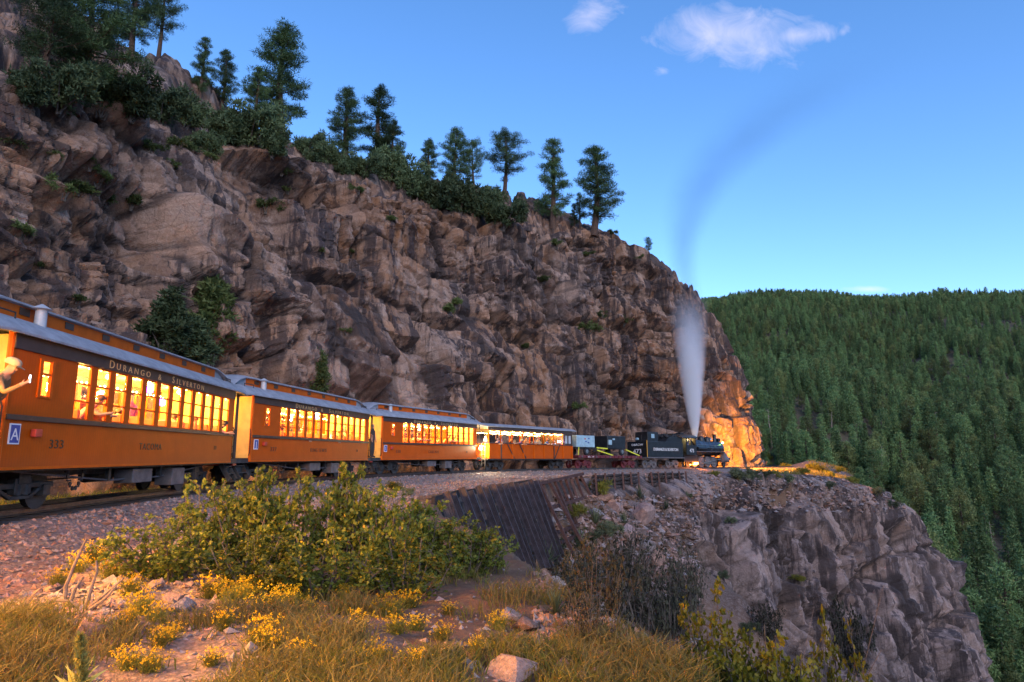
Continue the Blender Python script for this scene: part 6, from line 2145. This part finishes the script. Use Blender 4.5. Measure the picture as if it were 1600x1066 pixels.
for k in range(26):
    a = r5.uniform(0, 6.28); t_ = np.array([math.cos(a) * r5.uniform(.3, .9), math.sin(a) * .4, r5.uniform(.2, .9)])
    br_.tube([(0, 0, -.1), tuple(t_ * .5 + r5.normal(size=3) * .12), tuple(t_ + r5.normal(size=3) * .15), tuple(t_ * 1.25 + r5.normal(size=3) * .25)], [.014, .011, .008, .003], 4)
db_ = br_.build('dead_brush', M['deadwood'])
p = hit(1282, 1035, ('ground', 'lower'))[0]
dd = Vector((p.x, p.y, p.z)) * (12.5 / p.y)
db_.location = (dd.x, dd.y, dd.z - .1); db_.location.z = gz1(dd.x, dd.y) ; db_.scale = (1.0, 1.0, 2.2)
tag(db_, 'tangle of bleached dead branches right of the yellow-green oak', 'brush')

# yuccas: stiff blades from one crown
def yucca(seed):
    r = np.random.default_rng(seed)
    n = 75
    a, e = r.uniform(0, 6.28, n), r.uniform(.15, 1.5, n)
    D = np.stack([np.cos(a) * np.cos(e), np.sin(a) * np.cos(e), np.sin(e)], -1)
    S = np.cross(D, [0, 0, 1]); S /= np.linalg.norm(S, axis=1, keepdims=True) + 1e-6
    L = r.uniform(.38, .6, n)[:, None]; B = D * .03
    V = np.stack([B - S * .012, B + S * .012, B + D * L * .6 + S * .012, B + D * L * .6 - S * .012, B + D * L - np.array([0, 0, .04])], 1)
    F = (np.array([(0, 1, 2), (0, 2, 3), (3, 2, 4)])[None] + np.arange(n)[:, None, None] * 5).reshape(-1, 3)
    return np_mesh('foliage', V.reshape(-1, 3), F, [M['sage']], attrs={'tint': np.repeat(r.random(n), 5)})


YV = [yucca(1), yucca(2)]
YK = [(852, 872, 36, 'spiky yucca at the foot of the rail wall'), (905, 846, 30, 'spiky yucca right of the broken frame'), (868, 945, 36, 'spiky yucca highest of the two below the wall'), (905, 938, 30, 'spiky yucca next to the brown scree'), (930, 808, 26, 'grey-green yucca near the brown boulder'), (1000, 772, 20, 'small yucca under the second crib wall'), (1040, 790, 16, 'yucca on the ledge of the lower cliff'), (975, 812, 20, 'yucca between the pale boulders'), (985, 1010, 24, 'yucca low among the brush'), (1150, 742, 18, 'green clump on the shoulder below the locomotive')]
for i, (px, py, rp_, lab) in enumerate(YK):
    h = hit(px, py + rp_ * .4, ('ground', 'lower'))
    if not h: continue
    p = h[0]; k = rp_ / FPX * p.y / .5
    o = link(bpy.data.objects.new('yucca', YV[i % 2])); o.location = (p.x, p.y, p.z); o.scale = (k,) * 3; o.rotation_euler.z = i
    tag(o, lab, 'plant', 'yuccas')
# sage and grass clumps on the bench
SV = [bush(101 + i, .55, .5, 30, 40, 'sage', (.15, .035), .13) for i in range(2)]
GVv = [bush(111 + i, .55, .45, 30, 40, 'greens', (.15, .035), .13) for i in range(2)]
BK = [(945, 765, 22, 1), (1120, 742, 8, 1), (1155, 744, 16, 0), (1172, 746, 12, 0), (1195, 742, 10, 0), (1213, 744, 9, 1), (1232, 750, 13, 0), (1200, 728, 8, 1), (1226, 730, 8, 1), (1250, 738, 9, 1), (1268, 730, 9, 1), (1285, 735, 10, 1), (1300, 742, 8, 1), (1240, 722, 8, 1), (1310, 735, 8, 1), (890, 800, 16, 1), (925, 840, 16, 0), (870, 860, 18, 0), (955, 830, 18, 0), (1180, 716, 10, 1), (1195, 716, 9, 1), (1170, 714, 10, 1), (798, 731, 6, 1), (620, 762, 12, 1), (560, 765, 12, 1), (640, 770, 9, 0), (1370, 770, 10, 0), (1330, 752, 9, 1), (1080, 775, 8, 0), (1145, 815, 8, 0), (1250, 905, 9, 1), (1130, 900, 9, 0), (1295, 760, 9, 0), (1170, 985, 12, 0), (1050, 945, 12, 0), (1400, 790, 9, 0)]
for i, (px, py, rp_, kd_) in enumerate(BK):
    h = hit(px, py + rp_ * .4, ('ground', 'lower'))
    if not h: continue
    p = h[0]; k = rp_ / FPX * p.y / .5
    zone = 'on the headlit shoulder ahead of the engine' if px > 1165 and py < 760 else 'on the lower cliff and its edge' if px > 1040 else 'in the gully and along the gravel'
    pos_ = sorted(q_[0] for q_ in BK if q_[3] == kd_ and ((q_[0] > 1165 and q_[1] < 760), q_[0] > 1040) == ((px > 1165 and py < 760), px > 1040)).index(px)
    nth = ('leftmost', 'second from left', 'third from left', 'fourth from left', 'fifth from left', 'sixth from left', 'seventh from left', 'eighth from left', 'ninth from left', 'tenth from left', 'eleventh from left', 'twelfth from left', 'thirteenth from left', 'fourteenth from left', 'rightmost')[min(pos_, 14)]
    plant('bush_clump', (SV if kd_ == 0 else GVv)[i % 2], tuple(p), k, i * 1.1, f'{"grey-green" if kd_ == 0 else "yellow-green"} low clump {zone}, {nth}', 'plant', f'{"grey-green" if kd_ == 0 else "yellow-green"} clumps {zone}', ('stem', 'foliage'), sz=k)


# yellow-flowered clumps
def flower_clump(seed):
    r = np.random.default_rng(seed)
    n = 150
    a, e = r.uniform(0, 6.28, n), np.clip(r.normal(1.05, .3, n), .35, 1.5)
    D = np.stack([np.cos(a) * np.cos(e), np.sin(a) * np.cos(e), np.sin(e)], -1)
    L = r.uniform(.16, .33, n)[:, None]
    S = np.cross(D, r.normal(size=(n, 3))); S /= np.linalg.norm(S, axis=1, keepdims=True)
    B = r.normal(size=(n, 3)) * np.array([.06, .06, 0])
    V = np.stack([B - S * .004, B + S * .004, B + D * L], 1)
    V2, F2, T2 = tri_cloud((B + D * L * .55)[::2], .05, 5, .05, .012, r)
    st = np_mesh('foliage', np.concatenate([V.reshape(-1, 3), V2]), np.arange(n * 3 + len(V2)).reshape(-1, 3), [M['greens']], attrs={'tint': np.r_[np.repeat(r.random(n), 3), T2]})
    tips = (B + D * L)[r.random(n) < .42]
    V3, F3, T3 = tri_cloud(tips, .022, 6, .020, .018, r)
    return st, np_mesh('flowers', V3, F3, [M['yellow']], attrs={'tint': T3})


FLV = [flower_clump(s) for s in (201, 202, 203)]
FK = [(150, 880, 30), (175, 905, 34), (205, 930, 30), (220, 960, 36), (195, 985, 30), (245, 975, 28), (330, 935, 34), (360, 950, 36), (385, 935, 30), (420, 960, 36), (455, 945, 30), (480, 960, 26), (350, 985, 26), (405, 1005, 36), (420, 1020, 30), (250, 1010, 30), (200, 1045, 36), (235, 1050, 34), (265, 1000, 24), (640, 950, 26), (610, 965, 34), (620, 990, 30), (650, 985, 24), (560, 985, 26), (690, 1000, 26), (780, 985, 24), (745, 1020, 22), (300, 890, 26), (265, 885, 26), (90, 915, 24), (120, 895, 26), (470, 1030, 28), (330, 1040, 26), (590, 1040, 30), (650, 1050, 28), (520, 1060, 26), (870, 1010, 18), (1010, 1035, 18), (540, 940, 22), (700, 960, 20)]
for i, (px, py, rp_) in enumerate(FK):
    h = hit(px, py, ('ground',))
    if not h: continue
    p = h[0]; k = rp_ / FPX * p.y / .28
    zone = 'left of the dead twigs' if px < 110 else 'around the dead twigs' if px < 280 else 'in front of the oak thicket, left half' if px < 500 else 'in front of the oak thicket, right half' if px < 720 else 'near the slope edge'
    row = ('back' if py < 900 else 'second' if py < 940 else 'third' if py < 980 else 'fourth' if py < 1020 else 'front')
    big = 'wide' if rp_ > 32 else 'small' if rp_ < 27 else 'medium'
    fp_ = plant('flowering_plant', FLV[i % 3], tuple(p), k, i * 1.3, f'{big} clump of yellow flowers {zone}, {row} row', 'plant', f'{big} yellow flowers {zone}, {row} row', ('foliage', 'flowers'), sz=k * random.uniform(.85, 1.15))
    for ch_ in fp_.children: ch_['kind'] = 'stuff'

# dry grass
def grass(name, X, ln, mat, label, wd=.006):
    n = len(X)
    a = rng.uniform(0, 6.28, n); lean_ = rng.uniform(.1, .7, n)
    D = np.stack([np.cos(a) * lean_, np.sin(a) * lean_, np.ones(n)], -1); D /= np.linalg.norm(D, axis=1, keepdims=True)
    S = np.cross(D, rng.normal(size=(n, 3))); S /= np.linalg.norm(S, axis=1, keepdims=True)
    L = (ln * rng.uniform(.5, 1.3, n))[:, None]; w = wd * rng.uniform(.6, 1.4, n)[:, None]
    bend_ = np.stack([np.cos(a), np.sin(a), -np.ones(n) * .5], -1) * L * rng.uniform(.1, .45, n)[:, None]
    V = np.stack([X - S * w, X + S * w, X + D * L * .55 + S * w * .7, X + D * L * .55 - S * w * .7, X + D * L + bend_], 1)
    F = (np.array([(0, 1, 2), (0, 2, 3), (3, 2, 4)])[None] + np.arange(n)[:, None, None] * 5).reshape(-1, 3)
    o = np_obj(name, V.reshape(-1, 3), F, [M[mat]], attrs={'tint': np.repeat(rng.random(n), 5)})
    tag(o, label, 'grass', kind='stuff')


n = 150000
y_ = np.exp(rng.uniform(math.log(2.9), math.log(13.5), n)); x_ = rng.uniform(-.80, .33, n) * y_
ok_ = inside_rim(x_, y_)
near_e, _z = near_line(x_, y_, LA)
ok_ |= near_e < 1.2
s_, r_ = to_track(x_, y_)
patch = fbm(x_ * 1.1, y_ * 1.1, 31, 4)
den = sstep(5.2, 8.6, r_ + patch * 2.2 + np.clip((8.5 - y_) * 1.6, 0, 5)) * sstep(-.25, .25, patch + .22 * (6.5 - y_) / 3)
ok_ &= rng.random(n) < den
x_, y_, patch = x_[ok_], y_[ok_], patch[ok_]
X = np.stack([x_, y_, ground_z(x_, y_)], -1)
pick = rng.permutation(len(X))[:36000]
grass('dry_grass', X[pick], np.interp(patch[pick], [-.4, .5], [.10, .30]), 'grass', 'tawny dry grass covering the foreground')
pick = rng.permutation(len(X))[:24000]
pick = pick[fbm(X[pick, 0] * .9 + 4, X[pick, 1] * .9, 88, 3) > 0]
grass('green_grass', X[pick], np.full(len(pick), .2), 'greens', 'olive green grass patches in the foreground', .005)
# grass strip between the train and the cliff, seen under the coaches
s_, r_ = rng.uniform(-2, 60, 9000), -rng.uniform(2.6, 5.6, 9000)
P_ = trk(s_, r_, 0)
X = np.stack([P_[:, 0], P_[:, 1], ground_z(P_[:, 0], P_[:, 1])], -1)
grass('trackside_grass', X, np.full(len(X), .35), 'greens', 'yellow-green grass between the train and the cliff', .016)
s_, r_ = rng.uniform(78, 104, 5000), rng.uniform(2.6, 11, 5000)
P_ = trk(s_, r_, 0); ok_ = inside_rim(P_[:, 0], P_[:, 1]) & (fbm(P_[:, 0] * .4, P_[:, 1] * .4, 55, 3) > -.1)
P_ = P_[ok_]
X = np.stack([P_[:, 0], P_[:, 1], ground_z(P_[:, 0], P_[:, 1])], -1)
grass('shoulder_grass', X, np.full(len(X), .5), 'grass', 'golden grass lit by the headlight ahead of the engine', .03)

# dead twigs and mullein
p = hit(125, 952, ('ground',))[0]
tw = MB()
for pts_ in ([(-.18, 0, -.05), (-.20, 0, .25), (-.14, .02, .50), (-.05, .0, .72), (-.02, 0, .80)], [(-.14, 0, 0), (-.10, .02, .22), (-.02, .03, .36)], [(.06, 0, -.05), (.10, 0, .22), (.14, .02, .42), (.13, 0, .55)], [(.08, 0, .0), (.28, .03, .18), (.45, .05, .34)], [(.12, 0, 0), (.30, -.03, .12), (.40, 0, .26)], [(0, 0, .02), (-.12, -.05, .10), (-.32, -.1, .12)]):
    tw.tube(pts_, [.026 * (1 - .8 * k / len(pts_)) for k in range(len(pts_))], 6)
o = tw.build('dead_twigs', M['deadwood'], smooth=True); o.location = p; k = 100 / FPX * p.y / .8; o.scale = (k, k, k)
tag(o, 'crooked dead twigs sticking up from a stump at the left', 'twigs')
d = ray_dir(122, 1064); t_ = 5.0 / d.y
mb_ = empty('mullein', (d.x * t_, 5.0, gz1(d.x * t_, 5.0)))
zt_ = 5.0 * math.tan(math.atan((533 - 993) / FPX) + PITCH) - mb_.location.z
M['mullein'] = leaf_mat('mullein_felt', (.30, .31, .09), (.46, .42, .12), None, .7, .3)
C = [(0.02 * math.sin(z * 9), 0, z) for z in np.linspace(zt_ * .35, zt_, 34)]
V, F, T = tri_cloud(C, np.interp(np.linspace(0, 1, 34), [0, 1], [.05, .015]), 16, .045, .018, rng, up=.6)
np_obj('flower_spike', V, F, [M['mullein']], mb_, attrs={'tint': T})
V, F, T = tri_cloud([(0, 0, z) for z in np.linspace(.02, zt_ * .4, 10)], .04, 5, .16, .05, rng, up=.5)
np_obj('foliage', V, F, [M['mullein']], mb_, attrs={'tint': T})
MB().tube([(0, 0, -.05), (.01, 0, zt_ * .5), (0, 0, zt_)], [.012, .010, .005], 6).build('stem', M['mullein'], mb_)
tag(mb_, 'pale green mullein spike at the bottom left', 'plant')

# ---------------------------------------------------------------- steam and smoke
def volume(name, col, dens, absorb, node_fn):
    m = bpy.data.materials.new(name); m.use_nodes = True
    nt = m.node_tree; nt.nodes.clear()
    out = nt.nodes.new('ShaderNodeOutputMaterial'); pv = nt.nodes.new('ShaderNodeVolumePrincipled')
    pv.inputs['Color'].default_value = (*col, 1); pv.inputs['Anisotropy'].default_value = 0.2
    pv.inputs['Absorption Color'].default_value = (*absorb, 1)
    nt.links.new(pv.outputs[0], out.inputs['Volume'])
    tc = nt.nodes.new('ShaderNodeTexCoord'); sp_ = nt.nodes.new('ShaderNodeSeparateXYZ')
    nt.links.new(tc.outputs['Object'], sp_.inputs[0])

    def mt(op, a, b=None, c=None, clamp=False):
        n = nt.nodes.new('ShaderNodeMath'); n.operation = op; n.use_clamp = clamp
        for i, v in enumerate((a, b, c)):
            if v is None: continue
            if isinstance(v, (int, float)): n.inputs[i].default_value = v
            else: nt.links.new(v, n.inputs[i])
        return n.outputs[0]
    nz_ = nt.nodes.new('ShaderNodeTexNoise'); nz_.inputs['Detail'].default_value = 3
    nt.links.new(tc.outputs['Object'], nz_.inputs['Vector'])
    f = node_fn(mt, sp_.outputs[0], sp_.outputs[1], sp_.outputs[2], nz_)
    nt.links.new(mt('MULTIPLY', f, dens), pv.inputs['Density'])
    return m


bpy.context.view_layer.update()
valve = lo.matrix_world @ Vector((-.75, 0, 3.15))


def steam_fn(mt, x, y, z, nz_):
    nz_.inputs['Scale'].default_value = .7
    rad_ = mt('ADD', mt('MULTIPLY', mt('POWER', mt('MAXIMUM', z, 0.0), .8), .26), .22)
    rho = mt('DIVIDE', mt('SQRT', mt('ADD', mt('MULTIPLY', x, x), mt('MULTIPLY', y, y))), rad_)
    core = mt('POWER', mt('SUBTRACT', 1.0, rho, clamp=True), 1.1)
    fade = mt('POWER', mt('SUBTRACT', 1.0, mt('DIVIDE', z, 17.0), clamp=True), 2.0)
    thin = mt('DIVIDE', 1.0, mt('ADD', rad_, .25))
    return mt('MULTIPLY', mt('MULTIPLY', mt('MULTIPLY', core, fade), thin), mt('ADD', nz_.outputs['Fac'], .5))


ms = volume('steam', (.985, .985, 1.0), 20.0, (.5, .5, .5), steam_fn)
st_ = MB()
zs = np.linspace(0, 17.0, 14)
st_.lathe([(.22 + .26 * z ** .8 + .02, z) for z in zs], (0, 0, 0), 20)
o = st_.build('steam_plume', ms); o.location = valve
tag(o, 'white jet of steam rising from the top of the locomotive', 'steam', kind='stuff')

stack = lo.matrix_world @ Vector((3.1, 0, 3.6))
# dark coal smoke drifting up and to the right
def bendx(z): return -.13 * z + .0189 * max(0, z - 18) ** 2.2
zsm = np.linspace(0, 46, 26)
secs = []
for z in zsm:
    r_ = .3 + z * .09 + max(0, z - 22) * .22
    secs.append([(bendx(z) + r_ * math.cos(a), r_ * math.sin(a), z) for a in np.linspace(0, 2 * math.pi, 16, endpoint=False)])


def smoke_fn(mt, x, y, z, nz_):
    nz_.inputs['Scale'].default_value = .16
    cx_ = mt('ADD', mt('MULTIPLY', z, -.13), mt('MULTIPLY', mt('POWER', mt('MAXIMUM', mt('SUBTRACT', z, 18.0), 0.0), 2.2), .0189))
    rad_ = mt('ADD', mt('ADD', mt('MULTIPLY', z, .09), .3), mt('MULTIPLY', mt('MAXIMUM', mt('SUBTRACT', z, 22.0), 0.0), .22))
    dx = mt('SUBTRACT', x, cx_)
    rho = mt('DIVIDE', mt('SQRT', mt('ADD', mt('MULTIPLY', dx, dx), mt('MULTIPLY', y, y))), rad_)
    core = mt('POWER', mt('SUBTRACT', 1.0, rho, clamp=True), 1.2)
    fade = mt('SUBTRACT', 1.0, mt('DIVIDE', z, 46.0), clamp=True)
    return mt('MULTIPLY', mt('MULTIPLY', mt('MULTIPLY', core, fade), mt('DIVIDE', 1.0, mt('ADD', rad_, 1.5))), mt('MULTIPLY', nz_.outputs['Fac'], 2.0))


msm = volume('coal_smoke', (.03, .03, .035), 1.0, (0, 0, 0), smoke_fn)
o = MB().loft(secs, closed=True, caps=True).build('coal_smoke', msm); o.location = stack
tag(o, 'faint dark coal smoke drifting up to the right across the sky', 'smoke', kind='stuff')
print('TRIS', sum(len(m.polygons) for m in bpy.data.meshes if m.users))
